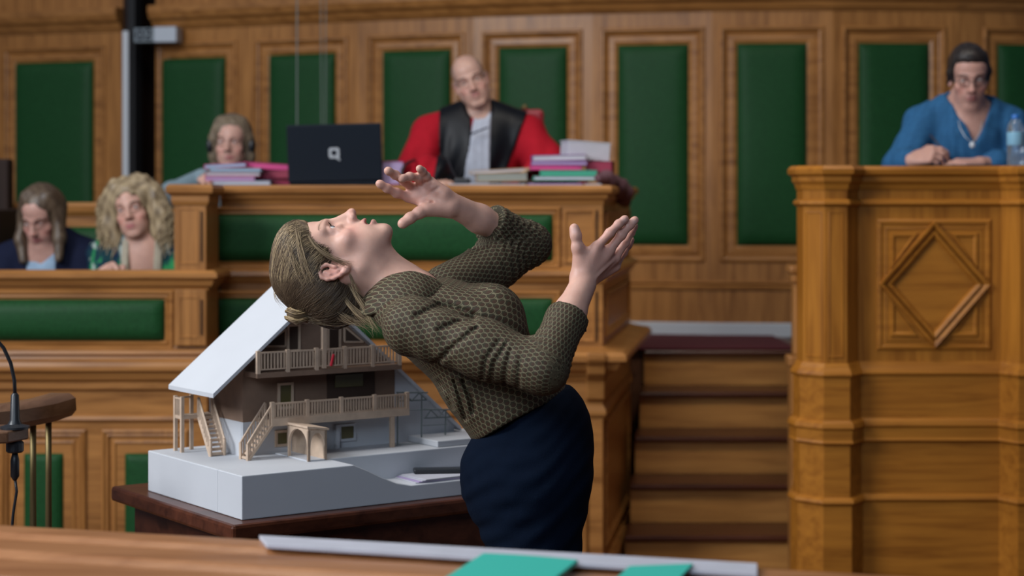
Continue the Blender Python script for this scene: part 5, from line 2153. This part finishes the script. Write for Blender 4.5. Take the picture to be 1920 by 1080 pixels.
put(m.build('jabot_cord', INK, None, smooth=True), robe)
# red upholstered chair back behind him
jc = empty('judge_chair', (jx + .05, d + .25, LAND), 'red leather chair behind the judge, its back just showing at his shoulder', 'chair')
m = MB(); m.box(jx - .15, jx + .285, d + .17, d + .23, 1.42, W(0, 205, d + .2).z, .02); m.build('backrest', CHAIRRED, jc)
m = MB(); m.box(jx - .20, jx + .26, d - .25, d + .17, 1.22, 1.31, .02); m.build('seat', CHAIRRED, jc)
for (x, y) in [(-.17, -.2), (.23, -.2), (-.17, .2), (.23, .2)]:
    MB().box(jx + x - .02, jx + x + .02, d + y - .02, d + y + .02, LAND, 1.23).build('leg', DARKZ, jc)
MB().lathe((jx + .20, d + .20, W(0, 205, d + .2).z - .004), [(.010, 0), (.014, .012), (.008, .026)], 12).build('finial', BRASS, jc, smooth=True)

# ---- interpreter with headphones
d = 7.95
IT = Fr(np.array(W(434, 272, d)), (1, 0.05, 0), (-.05, -1, .02), (0, 0, 1), .95)
ip = empty('person', (IT.o[0], d, 1.2), 'woman with ash blonde hair and headphones behind the folders, left of the laptop', 'person')
B = Body()
add_head(B, IT, age=1)
ix = IT.o[0] - .03
ZS = IT.o[2] - .20
neck(B, IT, (ix, d + .02, ZS + .03), .047)
torso(B, ix, d + .02, ZS - .02, .165, 1.18, .08)
lap(B, ix, d, 1.18)
ia = [[(ix - .17, d + .02, ZS - .05), (ix - .20, d - .14, 1.60), (ix - .03, d - .38, 1.665)], [(ix + .17, d + .02, ZS - .05), (ix + .2, d - .12, 1.58), (ix + .12, d - .36, 1.665)]]
for a in ia:
    B.chain([np.array(q) for q in a], [.042, .036, .025], .03)
hand(B, ia[0][2], (.3, -.9, .05), (-.5, 0, .8), (.5, 0, .5), .6)
hand(B, ia[1][2], (-.6, -.7, 0), (0, 0, 1), (-.6, .6, 0), .4)
V, Q = B.mesh(.005)
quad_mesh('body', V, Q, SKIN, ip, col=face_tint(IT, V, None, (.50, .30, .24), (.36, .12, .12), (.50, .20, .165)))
eyes(IT, ip, (.08, .10, .11), (0, 0))
brows(IT, ip, (.09,.065,.045))
S = Body()
torso(S, ix, d + .02, ZS, .17, 1.17, .095, grow=.008)
lap(S, ix, d, 1.18, .02)
for a in ia: sleeve(S, a, [.056, .052, .042])
S.ell(IT.p((0, .01, -.12)) + np.array((0, -.03, -.015)), (.055, .08, .055), None, .02, -1)
V, Q = S.mesh(.009)
quad_mesh('jumper', V, Q, CLOTH, ip, col=const(V, (.17, .24, .28)))
H = Body()
P = IT.p
H.ell(P((0, -.020, .050)), (.086, .100, .092), None, .02)
for x in (-1, 1):
    H.chain([P((x * .045, .01, .10)), P((x * .076, .008, .03)), P((x * .080, -.01, -.05)), P((x * .066, -.01, -.115))], [.03, .024, .024, .016], .02)
H.cone(P((0, -.06, .02)), P((0, -.07, -.11)), .07, .06, .03)
H.ell(P((0, .085, -.02)), (.056, .075, .092), None, .012, -1)
hair_from(H, .005, ip, (.10, .074, .05), (.21, .165, .11), 3)
hp = empty('headphones', P((0, 0, .13)), 'thin black headphones worn by the interpreter behind the folders', 'headphones')
m = MB()
m.tube([P((.094 * math.cos(t), -.005, .045 + .098 * math.sin(t))) for t in [math.pi * i / 16 for i in range(17)]], .005, 6)
m.build('headband', BLACK, hp, smooth=True)
for x in (-1, 1):
    K = Body(); K.ell(P((x * .098, .01, -.002)), (.014, .026, .033), None, .01); K.ell(P((x * .090, .012, -.002)), (.010, .022, .028), None, .008)
    V, Q = K.mesh(.004)
    quad_mesh('ear_cup', V, Q, BLACK, hp)

# ---- woman in the navy cardigan
d = 7.40
NT = Fr(np.array(W(80, 408, d)), (.97, -.22, .05), (-.22, -.86, -.44), (-.05, -.42, .90), .97)
np_ = empty('person', (NT.o[0], d, .87), 'woman in a navy cardigan over a pale blue top looking down, at far left', 'person')
B = Body()
add_head(B, NT, age=1)
nx = NT.o[0] + .02
ZS = W(0, 470, d).z
neck(B, NT, (nx, d + .06, ZS + .04), .046)
torso(B, nx, d + .05, ZS - .02, .165, .88, .085)
B.ell((nx - .02, d + .02, ZS - .03), (.075, .05, .07), None, .04)
lap(B, nx, d + .03, .88)
na = [[(nx - .17, d + .05, ZS - .05), (nx - .22, d - .03, 1.14), (nx - .08, d - .25, 1.24)], [(nx + .155, d + .05, ZS - .05), (nx + .165, d - .03, 1.14), (nx + .06, d - .25, 1.24)]]
for a in na:
    B.chain([np.array(q) for q in a], [.042, .036, .025], .03)
hand(B, na[0][2], (.5, -.8, 0), (0, 0, 1), (.6, .6, 0), .5)
hand(B, na[1][2], (-.5, -.8, 0), (0, 0, 1), (-.6, .6, 0), .5)
V, Q = B.mesh(.005)
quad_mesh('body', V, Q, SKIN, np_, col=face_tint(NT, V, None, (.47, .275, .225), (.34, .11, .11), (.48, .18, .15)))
eyes(NT, np_, (.08, .09, .10), (0, -.5))
brows(NT, np_, (.07,.045,.03))
S = Body()
torso(S, nx, d + .05, ZS, .168, .87, .10, grow=.01)
lap(S, nx, d + .03, .88, .02)
for a in na: sleeve(S, a, [.058, .054, .044])
vfn = lambda P: .058 - np.abs(P[:, 0] - nx) - .14 * np.clip(ZS + .05 - P[:, 2], 0, .3) * 0 + np.where(P[:, 1] < d + .02, 0, -.3)
Sk = shell(S, .008, lambda P: np.where(P[:, 1] < d + .03, .062 - np.abs(P[:, 0] - nx + .02), -1))
V, Q = Sk.mesh(.008, disp=lambda P: .004 * noise3(P, 60, 2), dmax=.005)
quad_mesh('cardigan', V, Q, CLOTH, np_, col=const(V, (.004, .007, .026)))
Sk = shell(S, -.004, lambda P: np.maximum.reduce([np.abs(P[:, 0] - nx + .02) - .085, P[:, 1] - d - .03, 1.05 - P[:, 2], P[:, 2] - (ZS - .055 + np.abs(P[:, 0] - nx + .02) * 1.1)]))
V, Q = Sk.mesh(.007)
quad_mesh('top', V, Q, CLOTH, np_, col=const(V, (.26, .37, .50)))
H = Body()
P = NT.p
H.ell(P((0, -.020, .050)), (.084, .100, .090), NT.R, .02)
for x in (-1, 1):
    a, b = P((x * .045, .015, .10)), P((x * .078, .010, .02))
    H.chain([a, b, b + np.array((x * .008, -.01, -.10)), b + np.array((x * .002 + .01, -.035, -.185))], [.03, .024, .026, .016], .02)
H.cone(P((0, -.07, .01)), P((0, -.07, .01)) + np.array((0, .0, -.18)), .07, .06, .03)
H.ell(P((0, .085, -.025)), (.062, .078, .100), NT.R, .012, -1)
hair_from(H, .005, np_, (.055, .036, .024), (.12, .086, .055), 8, .002)

# ---- woman with curly blonde hair
d = 7.36
CT = Fr(np.array(W(252, 398, d)), (.96, -.10, .22), (-.08, -.99, .05), (-.22, .05, .975), .98)
cp_ = empty('person', (CT.o[0], d, .87), 'woman with big curly blonde hair and a green patterned jacket, head cocked', 'person')
B = Body()
add_head(B, CT, age=1)
cx = CT.o[0] + .035
ZS = W(0, 462, d).z
neck(B, CT, (cx + .005, d + .03, ZS + .035), .047)
torso(B, cx, d + .03, ZS - .015, .165, .88, .09)
B.ell((cx, d - .012, ZS - .04), (.075, .05, .09), None, .04)
lap(B, cx, d + .01, .88)
ca_ = [[(cx - .16, d + .03, ZS - .05), (cx - .165, d - .06, 1.16), (cx - .10, d - .20, 1.268)], [(cx + .17, d + .03, ZS - .05), (cx + .22, d - .06, 1.13), (cx + .10, d - .24, 1.245)]]
for a in ca_:
    B.chain([np.array(q) for q in a], [.042, .036, .025], .03)
hand(B, ca_[0][2], (.1, -.75, .45), (-.2, -.5, .8), (.8, 0, .2), 1.0, curls=(.8, .9, 1.0, 1.0))
hand(B, ca_[1][2], (-.5, -.8, 0), (0, 0, 1), (-.6, .6, 0), .5)
V, Q = B.mesh(.005)
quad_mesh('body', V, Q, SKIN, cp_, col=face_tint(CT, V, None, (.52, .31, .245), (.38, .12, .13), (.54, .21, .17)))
eyes(CT, cp_, (.06, .07, .08), (.1, -.1))
brows(CT, cp_, (.12,.08,.05))
S = Body()
torso(S, cx, d + .03, ZS, .168, .87, .102, grow=.01)
lap(S, cx, d + .01, .88, .02)
for a in ca_: sleeve(S, a, [.058, .056, .046])
Sk = shell(S, .008, lambda P: np.where(P[:, 1] < d + .01, .058 - np.abs(P[:, 0] - cx - .005), -1))
V, Q = Sk.mesh(.008, disp=lambda P: .004 * noise3(P, 60, 2), dmax=.005)
n1 = noise3(V * (1, 1, .55), 75, 11)
n2 = noise3(V * (1.3, 1, .5), 90, 23)
col = const(V, (.006, .036, .048))
col[n1 > .22] = (.010, .085, .060)
col[(n1 > .40)] = (.025, .24, .08)
col[(n2 > .38)] = (.30, .36, .34)
col[(n2 < -.35)] = (.006, .016, .05)
quad_mesh('jacket', V, Q, CLOTH, cp_, col=col)
for sx in (-1, 1):
    Sk = shell(S, .014, lambda P: np.maximum.reduce([np.abs((P[:, 0] - cx - .005) * sx - .066) - .016, P[:, 1] - d - .05, 1.20 - P[:, 2], P[:, 2] - ZS - .03]))
    V, Q = Sk.mesh(.006)
    quad_mesh('collar', V, Q, CLOTH, cp_, col=const(V, (.34, .31, .24)))
H = Body()
P = CT.p
H.ell(P((0, -.022, .056)), (.105, .112, .094), CT.R, .03)
for x in (-1, 1):
    H.chain([P((x * .05, .005, .12)), P((x * .098, .005, .055)), P((x * .110, .0, -.03)), P((x * .098, -.005, -.10)), P((x * .08, .0, -.15)) ], [.034, .036, .042, .040, .026], .03)
H.cone(P((0, -.06, .02)), P((0, -.07, -.13)), .085, .08, .03)
H.ell(P((.004, .09, -.018)), (.058, .080, .092), CT.R, .015, -1)
H.ell(P((0, .05, -.13)), (.045, .07, .05), CT.R, .015, -1)
ch = hair_from(H, .005, cp_, (.13, .092, .052), (.40, .315, .19), 5, .008, 110)
rg = np.random.default_rng(3)
o = P((0, -.01, 0.01))
pp = []
for i in range(700):
    a = rg.uniform(-2.6, 2.6)
    D0 = _n(CT.d((math.sin(a) * .9, rg.uniform(-.2, .35), math.cos(a) + .1)))
    r = on_surface(H, o, D0[None, :])[0]
    p0 = o + D0 * r
    n_ = 12
    t = np.linspace(0, 1, n_)
    dn_ = np.array((0, 0, -1)) * rg.uniform(.05, .10)
    amp_ = rg.uniform(.006, .014)
    ph = rg.uniform(0, 6.28)
    e1 = _n(np.cross(D0, (0.1, .2, 1)))
    pts = p0 + t[:, None] * dn_ + (amp_ * t * np.sin(ph + t * 9))[:, None] * e1 + (amp_ * np.cos(ph + t * 9) * .8)[:, None] * D0
    if B.field(pts).min() > -.003 and (CT.loc(pts)[:, 1] < .085).all():
        Lp = CT.loc(pts)
        if not ((np.abs(Lp[:, 0]) < .055) & (Lp[:, 1] > .04) & (Lp[:, 2] < .075)).any():
            pp.append(pts)
Vt, Qt, pid = tubes(pp, .0024, .0012, 4, True)
sd = rg.random(len(pp))[pid][:, None]
tag(put(quad_mesh('curls', Vt, Qt, HAIRM, None, col=np.array((.25, .185, .10)) * (1 - sd) + np.array((.50, .40, .25)) * sd), ch), kind='stuff')

# ---- clerk in blue at the right
d = 7.12
KT = Fr(np.array(W(1816, 148, d)), (.99, -.10, .03), (-.10, -.95, -.26), (-.03, -.24, .96), .99)
kp = empty('person', (KT.o[0], d, 1.3), 'woman with dark tied-back hair and a blue shirt writing at the clerk desk', 'person')
B = Body()
add_head(B, KT, age=1)
kx_ = KT.o[0] + .0
ZS = W(0, 212, d).z
neck(B, KT, (kx_, d + .05, ZS + .03), .047)
torso(B, kx_, d + .04, ZS - .015, .17, 1.32, .09)
B.ell((kx_ + .01, d + .005, ZS - .05), (.07, .05, .09), None, .04)
lap(B, kx_, d + .02, 1.32)
ka = [[(kx_ - .175, d + .04, ZS - .05), (kx_ - .27, d - .04, 1.70), W(1706, 300, 6.98)], [(kx_ + .175, d + .04, ZS - .05), (kx_ + .24, d - .02, 1.70), W(1838, 306, 6.95)]]
for a in ka:
    B.chain([np.array(q) for q in a], [.044, .038, .026], .03)
tips, tt = hand(B, np.array(ka[0][2]), (.75, -.45, .20), (-.15, -.75, .65), (.3, .1, .9), .7, 1.08, curls=(.55, .7, .85, .95), thumb=.7)
hand(B, np.array(ka[1][2]), (-.95, -.2, .0), (0, -.3, 1), (-.1, .8, 0), .30, 1.0)
V, Q = B.mesh(.005)
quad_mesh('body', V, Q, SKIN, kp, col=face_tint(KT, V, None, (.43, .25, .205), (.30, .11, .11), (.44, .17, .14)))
eyes(KT, kp, (.05, .04, .035), (-.1, -.5))
brows(KT, kp, (.02,.016,.014))
S = Body()
torso(S, kx_, d + .04, ZS, .178, 1.31, .105, grow=.012)
lap(S, kx_, d + .02, 1.32, .02)
sleeve(S, [np.array(ka[0][0]), np.array(ka[0][1]), np.array(ka[0][1]) * .35 + np.array(ka[0][2]) * .65], [.066, .072, .058])
sleeve(S, [np.array(ka[1][0]), np.array(ka[1][1]), np.array(ka[1][1]) * .3 + np.array(ka[1][2]) * .7], [.064, .068, .058])
V, Q = shell(S, 0.0, lambda P: np.where(P[:, 1] < d + .06, np.minimum(.082 - np.abs(P[:, 0] - kx_ - .012) * 1.0 - .50 * (ZS + .04 - P[:, 2]), P[:, 2] - ZS + .14) * .8, -1)).mesh(.007, disp=lambda P: .0045 * noise3(P * (1, 1, .5), 70, 4), dmax=.005)
n1 = np.clip(.5 + .7 * noise3(V, 260, 3), 0, 1)[:, None]
quad_mesh('shirt', V, Q, CLOTH, kp, col=np.array((.012, .068, .17)) * (1 - n1) + np.array((.024, .108, .235)) * n1)
H = Body()
P = KT.p
H.ell(P((0, -.018, .050)), (.079, .098, .092), KT.R, .02)
for x in (-1, 1):
    H.chain([P((x * .05, .03, .085)), P((x * .075, .012, .03)), P((x * .074, -.02, -.02))], [.016, .011, .010], .02)
H.cone(P((0, -.075, .0)), P((0, -.065, -.06)), .05, .035, .03)
H.ell(P((0, .082, -.025)), (.062, .078, .080), KT.R, .012, -1)
H.ell(P((0, .026, .094)), (.062, .056, .042), KT.R, .015)
hair_from(H, .005, kp, (.010, .008, .008), (.028, .022, .02), 9, .002)
# glasses, necklace
gl = empty('glasses', P((0, .11, .008)), 'thin rimmed glasses on the face of the woman in blue', 'glasses')
for x in (-1, 1):
    m = MB()
    m.tube([P((x * .031 + .021 * math.cos(t), .1055 - abs(.021 * math.cos(t) + .031 * 1) * .10, .006 + .016 * math.sin(t))) for t in [2 * math.pi * i / 20 for i in range(21)]], .0012, 5)
    m.build('rim', BLACK, gl, smooth=True)
    m = MB()
    m.tube([P((x * .052, .100, .010)), P((x * .072, .085, .012)), P((x * .078, .03, .012)), P((x * .077, -.01, .006))], .0012, 5)
    m.build('temple_arm', BLACK, gl, smooth=True)
m = MB(); m.tube([P((-.011, .1025, .008)), P((0, .106, .010)), P((.011, .1025, .008))], .0012, 5); m.build('bridge', BLACK, gl, smooth=True)
nk = empty('necklace', W(1823, 270, d - .12), 'thin necklace with a white pendant worn over the blue shirt neckline', 'necklace')
m = MB()
yy = d - .10
m.tube([W(1797, 226, d - .045), W(1800, 240, yy + .02), W(1809, 256, yy), W(1822, 268, yy - .012), W(1833, 256, yy), W(1840, 240, yy + .02), W(1842, 226, d - .045)], .0018, 6)
m.build('chain', SILVER, nk, smooth=True)
K = Body(); K.ell(W(1823, 272, yy - .018), (.011, .007, .013), None, .01)
V, Q = K.mesh(.003)
quad_mesh('pendant', V, Q, WHITEPT, nk)
# pen
a = np.array(tips[0]) * .5 + np.array(tt) * .5
pd = _n((.55, -.35, -.75))
m = MB()
m.tube([a + pd * .03, a + pd * .022], .0012, 6)
m.tube([a + pd * .022, a - pd * .105], .0042, 8)
pn = m.build('pen', INK, smooth=True)
tag(pn, 'dark pen in the right hand of the woman in blue', 'pen')
# her chair
kc_ = empty('office_chair', (kx_ - .1, d + .25, LAND), 'black office chair whose backrest shows beside the woman in blue', 'chair')
m = MB(); m.box(W(1700, 0, d + .24).x, W(1915, 0, d + .24).x, d + .20, d + .26, 1.40, W(0, 218, d + .24).z, .03); m.build('backrest', CHAIRBLK, kc_)
m = MB(); m.box(kx_ - .24, kx_ + .24, d - .25, d + .20, 1.24, 1.305, .02); m.build('seat', CHAIRBLK, kc_)
MB().lathe((kx_, d, LAND), [(.24, 0), (.24, .02), (.03, .05), (.03, .40)], 20).build('pedestal', BLACK, kc_)
# ------------------------------------------------------------------ things on the judges' bench
ZC = 1.633          # counter of the judges' bench
lp = empty('laptop', (W(630, 340, 7.36).x, 7.36, ZC), 'open black laptop seen from behind on the judge bench', 'laptop')
dL = 7.33
xa, xb = W(541, 0, dL).x, W(718, 0, dL).x
m = MB(); m.M = Matrix.Translation(((xa + xb) / 2, dL, ZC + .016)) @ Matrix.Rotation(-.025, 4, 'Y') @ Matrix.Rotation(.10, 4, 'X')
hw_, hh_ = (xb - xa) / 2, (346 - 238) / F * dL
m.box(-hw_, hw_, -.008, .004, 0, hh_, .005)
m.build('lid', NAVYBLK, lp)
M_l = m.M
m = MB(); m.box(xa + .004, xb - .004, dL, dL + .25, ZC + .002, ZC + .020, .004); m.build('base', NAVYBLK, lp)
# emblem: a square ring with a short tail
m = MB(); m.M = M_l @ Matrix.Translation((-.002, -.0085, hh_ * .50))
s = .0215
ring = []
for (q, rr) in ((s, .009), (s * .48, .004)):
    loop = []
    for (sx, sz) in ((1, 1), (-1, 1), (-1, -1), (1, -1)):
        for k in range(4):
            a = math.atan2(sz, sx) - math.pi / 4 + (k / 3) * math.pi / 2
            loop.append((sx * (q - rr) + rr * math.cos(a), -.0006, sz * (q - rr) + rr * math.sin(a)))
    ring.append(loop)
m.rings([[(p[0], .0008, p[2]) for p in ring[0]], ring[0], ring[1], [(p[0], .0008, p[2]) for p in ring[1]]], cap=False)
m.prism([(.004, -.010), (.012, -.014), (.024, -.026), (.024, -.032), (.014, -.028), (.003, -.016)], -.0012, .0008, 'y')
m.build('emblem', SILVER, lp)


def folder(px0, px1, py0, py1, dd, depth, cover, paper, label, group, rot=0.0, tilt=0.0, name='folder', flap=True):
    """a closed cardboard folder with its papers, spine towards the room; px/py give the visible front edge"""
    a, b = W(px0, py1, dd), W(px1, py0, dd)
    w, h = b.x - a.x, b.z - a.z
    r = empty(name, ((a.x + b.x) / 2, dd, a.z), label, 'folder' if name == 'folder' else name, group)
    M = Matrix.Translation(((a.x + b.x) / 2, dd, a.z)) @ Matrix.Rotation(rot, 4, 'Z') @ Matrix.Rotation(tilt, 4, 'Y')
    m = MB(); m.M = M
    m.box(-w / 2, w / 2, 0, depth, 0, .0022)
    m.box(-w / 2, w / 2, 0, depth, h - .0022, h)
    m.box(-w / 2, -w / 2 + .0022, .0, depth, .0022, h - .0022)
    m.build('cover', cover, r)
    m = MB(); m.M = M
    m.box(-w / 2 + .003, w / 2 - .004, .003, depth - .004, .0026, h - .0026)
    m.build('pages', paper, r)
    return r


GL, GR = 'case folders stacked left of the laptop', 'case folders stacked in front of the judge'
dF = 7.30
folder(400, 507, 339, 346.5, dF, .24, BLUEC, PAPER, 'blue-grey folder at the bottom of the stack left of the laptop', GL, .03)
folder(384, 478, 331, 338.6, dF + .01, .24, PINKP, LILACP, 'pink-edged lilac folder second from the bottom left of the laptop', GL, -.02)
folder(385, 488, 323, 330.6, dF + .02, .24, DARKRED, PAPER, 'white paged folder third from the bottom left of the laptop', GL, .02)
folder(392, 490, 315, 322.6, dF + .02, .24, GREYC, BLUEC, 'grey-green folder below the top one, left of the laptop', GL, -.03)
folder(383, 462, 306.5, 314.6, dF + .03, .24, PINKP, BLUEC, 'pale blue folder with pink cover on top of the left stack', GL, .02, -.05)
folder(470, 548, 334, 346, dF + .10, .20, MAGENTA, DARKRED, 'magenta folder lowest of the pile touching the laptop side', GL, .1)
folder(486, 546, 318, 333.6, dF + .09, .20, DARKRED, DARKRED, 'dark red folder in the middle of the pile touching the laptop side', GL, -.06)
folder(458, 549, 306, 317.6, dF + .08, .22, MAGENTA, PINKP, 'bright magenta folder on top beside the laptop', GL, .12, .06)
folder(716, 757, 302, 346, dF + .06, .20, MAGENTA, LILACP, 'magenta folder with lilac pages behind the raised hand, right of the laptop', None, .05)
m = MB(); m.tube([W(752, 346, 7.27), W(751, 335, 7.27), W(754, 318, 7.28), W(762, 306, 7.32), W(778, 300, 7.4)], .006, 8)
o = m.build('microphone_cable', BLACK, smooth=True); tag(o, 'black curved cable standing beside the magenta folder near the raised hand', 'cable')

# papers, notebook and folders in front of the judge
def sheet(px0, px1, dd, dep, z, th, rot, mat, name, label, cat):
    a, b = W(px0, 345, dd), W(px1, 345, dd)
    m = MB(); m.M = Matrix.Translation(((a.x + b.x) / 2, dd + dep / 2, z)) @ Matrix.Rotation(rot, 4, 'Z')
    w = b.x - a.x
    m.box(-w / 2, w / 2, -dep / 2, dep / 2, 0, th)
    o = m.build(name, mat)
    return tag(o, label, cat)


sheet(842, 985, 7.10, .20, ZC + .0005, .005, .02, PAPER, 'document', 'white document lying flat at the front edge of the judge bench', 'paper')
sheet(990, 1092, 7.10, .20, ZC + .0005, .006, -.02, LILACP, 'document', 'lilac document under the right folder stack, at the counter edge', 'paper')
sheet(1094, 1124, 7.09, .16, ZC + .0005, .005, .1, PAPER, 'document', 'small white sheet at the right corner of the judge bench counter', 'paper')
folder(893, 990, 324, 340, 7.26, .22, TANC, GREYC, 'tan folder with grey pages in front of the judge', GR, .03, -.02)
folder(880, 1000, 317, 323.5, 7.30, .24, TANC, PAPER, 'thin tan folder resting on the grey-paged one in front of the judge', GR, -.03, -.05)
m = MB(); p = W(990, 318, 7.36)
m.M = Matrix.Translation(p) @ Matrix.Rotation(-.42, 4, 'Y') @ Matrix.Rotation(.2, 4, 'Z')
m.box(-.045, .10, -.09, .09, -.004, .004)
o = m.build('booklet', TANC); tag(o, 'open tan booklet leaning up against the right folder stack', 'booklet')
m = MB(); a = W(868, 331, 7.28)
m.box(a.x - .035, a.x + .03, 7.26, 7.34, ZC + .006, ZC + .030, .008)
o = m.build('spectacle_case', BLACK); tag(o, 'small black case on the counter in front of the judge', 'case')
folder(1000, 1120, 330, 338, 7.24, .24, GREENC, PAPER, 'green folder with white pages low in the stack right of the judge', GR, .02)
folder(1012, 1121, 319, 329.6, 7.25, .24, GREENC, GREENC, 'teal green folder second from the bottom right of the judge', GR, -.03)
folder(993, 1092, 310, 318.6, 7.26, .24, MAGENTA, PINKP, 'magenta folder in the middle of the stack right of the judge', GR, .02)
folder(995, 1102, 302, 309.6, 7.26, .24, PURPLEC, LILACP, 'purple folder above the magenta one right of the judge', GR, -.02)
folder(998, 1100, 290, 301.6, 7.27, .22, PURPLEC, PAPER, 'purple folder with white pages topping the stack right of the judge', GR, .02, -.02)
folder(1098, 1148, 302, 338, 7.30, .20, DARKRED, DARKRED, 'thick dark red folder standing beside the right stack', GR, -.12)
bk = empty('book', W(1100, 300, 7.4), 'thick white paged book lying on top of the right stack', 'book')
m = MB(); m.M = Matrix.Translation(W(1104, 294, 7.34)) @ Matrix.Rotation(.22, 4, 'Z') @ Matrix.Rotation(.07, 4, 'Y')
m.box(-.088, .088, 0, .13, -.008, .058, .003)
m.build('pages', PAPER, bk)
m2 = MB(); m2.M = m.M; m2.box(-.092, .090, -.002, .134, .058, .062, .001); m2.box(-.092, .090, -.002, .134, -.012, -.008, .001); m2.build('cover', WHITEPT, bk)

# garment over the end of the bench
K = Body()
K.chain([np.array(W(1122, 334, 7.22)), np.array(W(1138, 336, 7.30)), np.array(W(1154, 350, 7.45)), np.array(W(1168, 362, 7.62)), np.array(W(1172, 378, 7.70))], [.016, .030, .036, .036, .026], .03)
K.chain([np.array(W(1150, 340, 7.5)), np.array(W(1162, 352, 7.6)), np.array(W(1166, 366, 7.66))], [.025, .030, .028], .03)
V, Q = K.mesh(.006, disp=lambda P: .006 * noise3(P, 90, 6), dmax=.007)
o = quad_mesh('garment', V, Q, MAUVE)
tag(o, 'dark mauve garment bunched over the right end of the judge bench', 'clothing')

# water bottle on the clerk's desk
GLASS, nt, b = new_mat('clear_plastic')
setin(b, Roughness=.08, IOR=1.3)
b.inputs['Base Color'].default_value = (.85, .92, .96, 1)
b.inputs['Transmission Weight'].default_value = .92
LABELB = plain('pale_blue_label', (.20, .42, .58), .5)
CAPB = plain('blue_cap', (.02, .14, .48), .4)
bt = W(1904, 309, 6.78)
zc = 1.698
wbt = empty('water_bottle', (bt.x, 6.78, zc), 'clear plastic water bottle with a blue cap on the clerk desk', 'bottle')
hb = CH + (370 - 216) / F * 6.78 - zc
pr = [(.026, 0), (.030, .004), (.031, .03), (.029, .045), (.031, .06), (.031, hb * .72), (.028, hb * .80), (.018, hb * .90), (.012, hb * .93), (.012, hb - .012)]
MB().lathe((bt.x, 6.78, zc), pr, 28).build('body', GLASS, wbt, smooth=True)
MB().lathe((bt.x, 6.78, zc + hb * .42), [(.0315, 0), (.032, .001), (.032, hb * .25), (.0315, hb * .252)], 28).build('label', LABELB, wbt, smooth=True, sharp=.8)
MB().lathe((bt.x, 6.78, zc + hb - .014), [(.0135, 0), (.0142, .002), (.0142, .013), (.012, .016)], 20).build('cap', CAPB, wbt, smooth=True, sharp=.8)
m = MB(); a, b_ = W(1770, 309, 6.80), W(1860, 309, 6.80)
m.box(a.x, b_.x, 6.68, 6.86, 1.698, 1.706, .001)
o = m.build('notebook', INK); tag(o, 'dark notebook under the hands of the woman in blue', 'notebook')
bpy.context.view_layer.update()
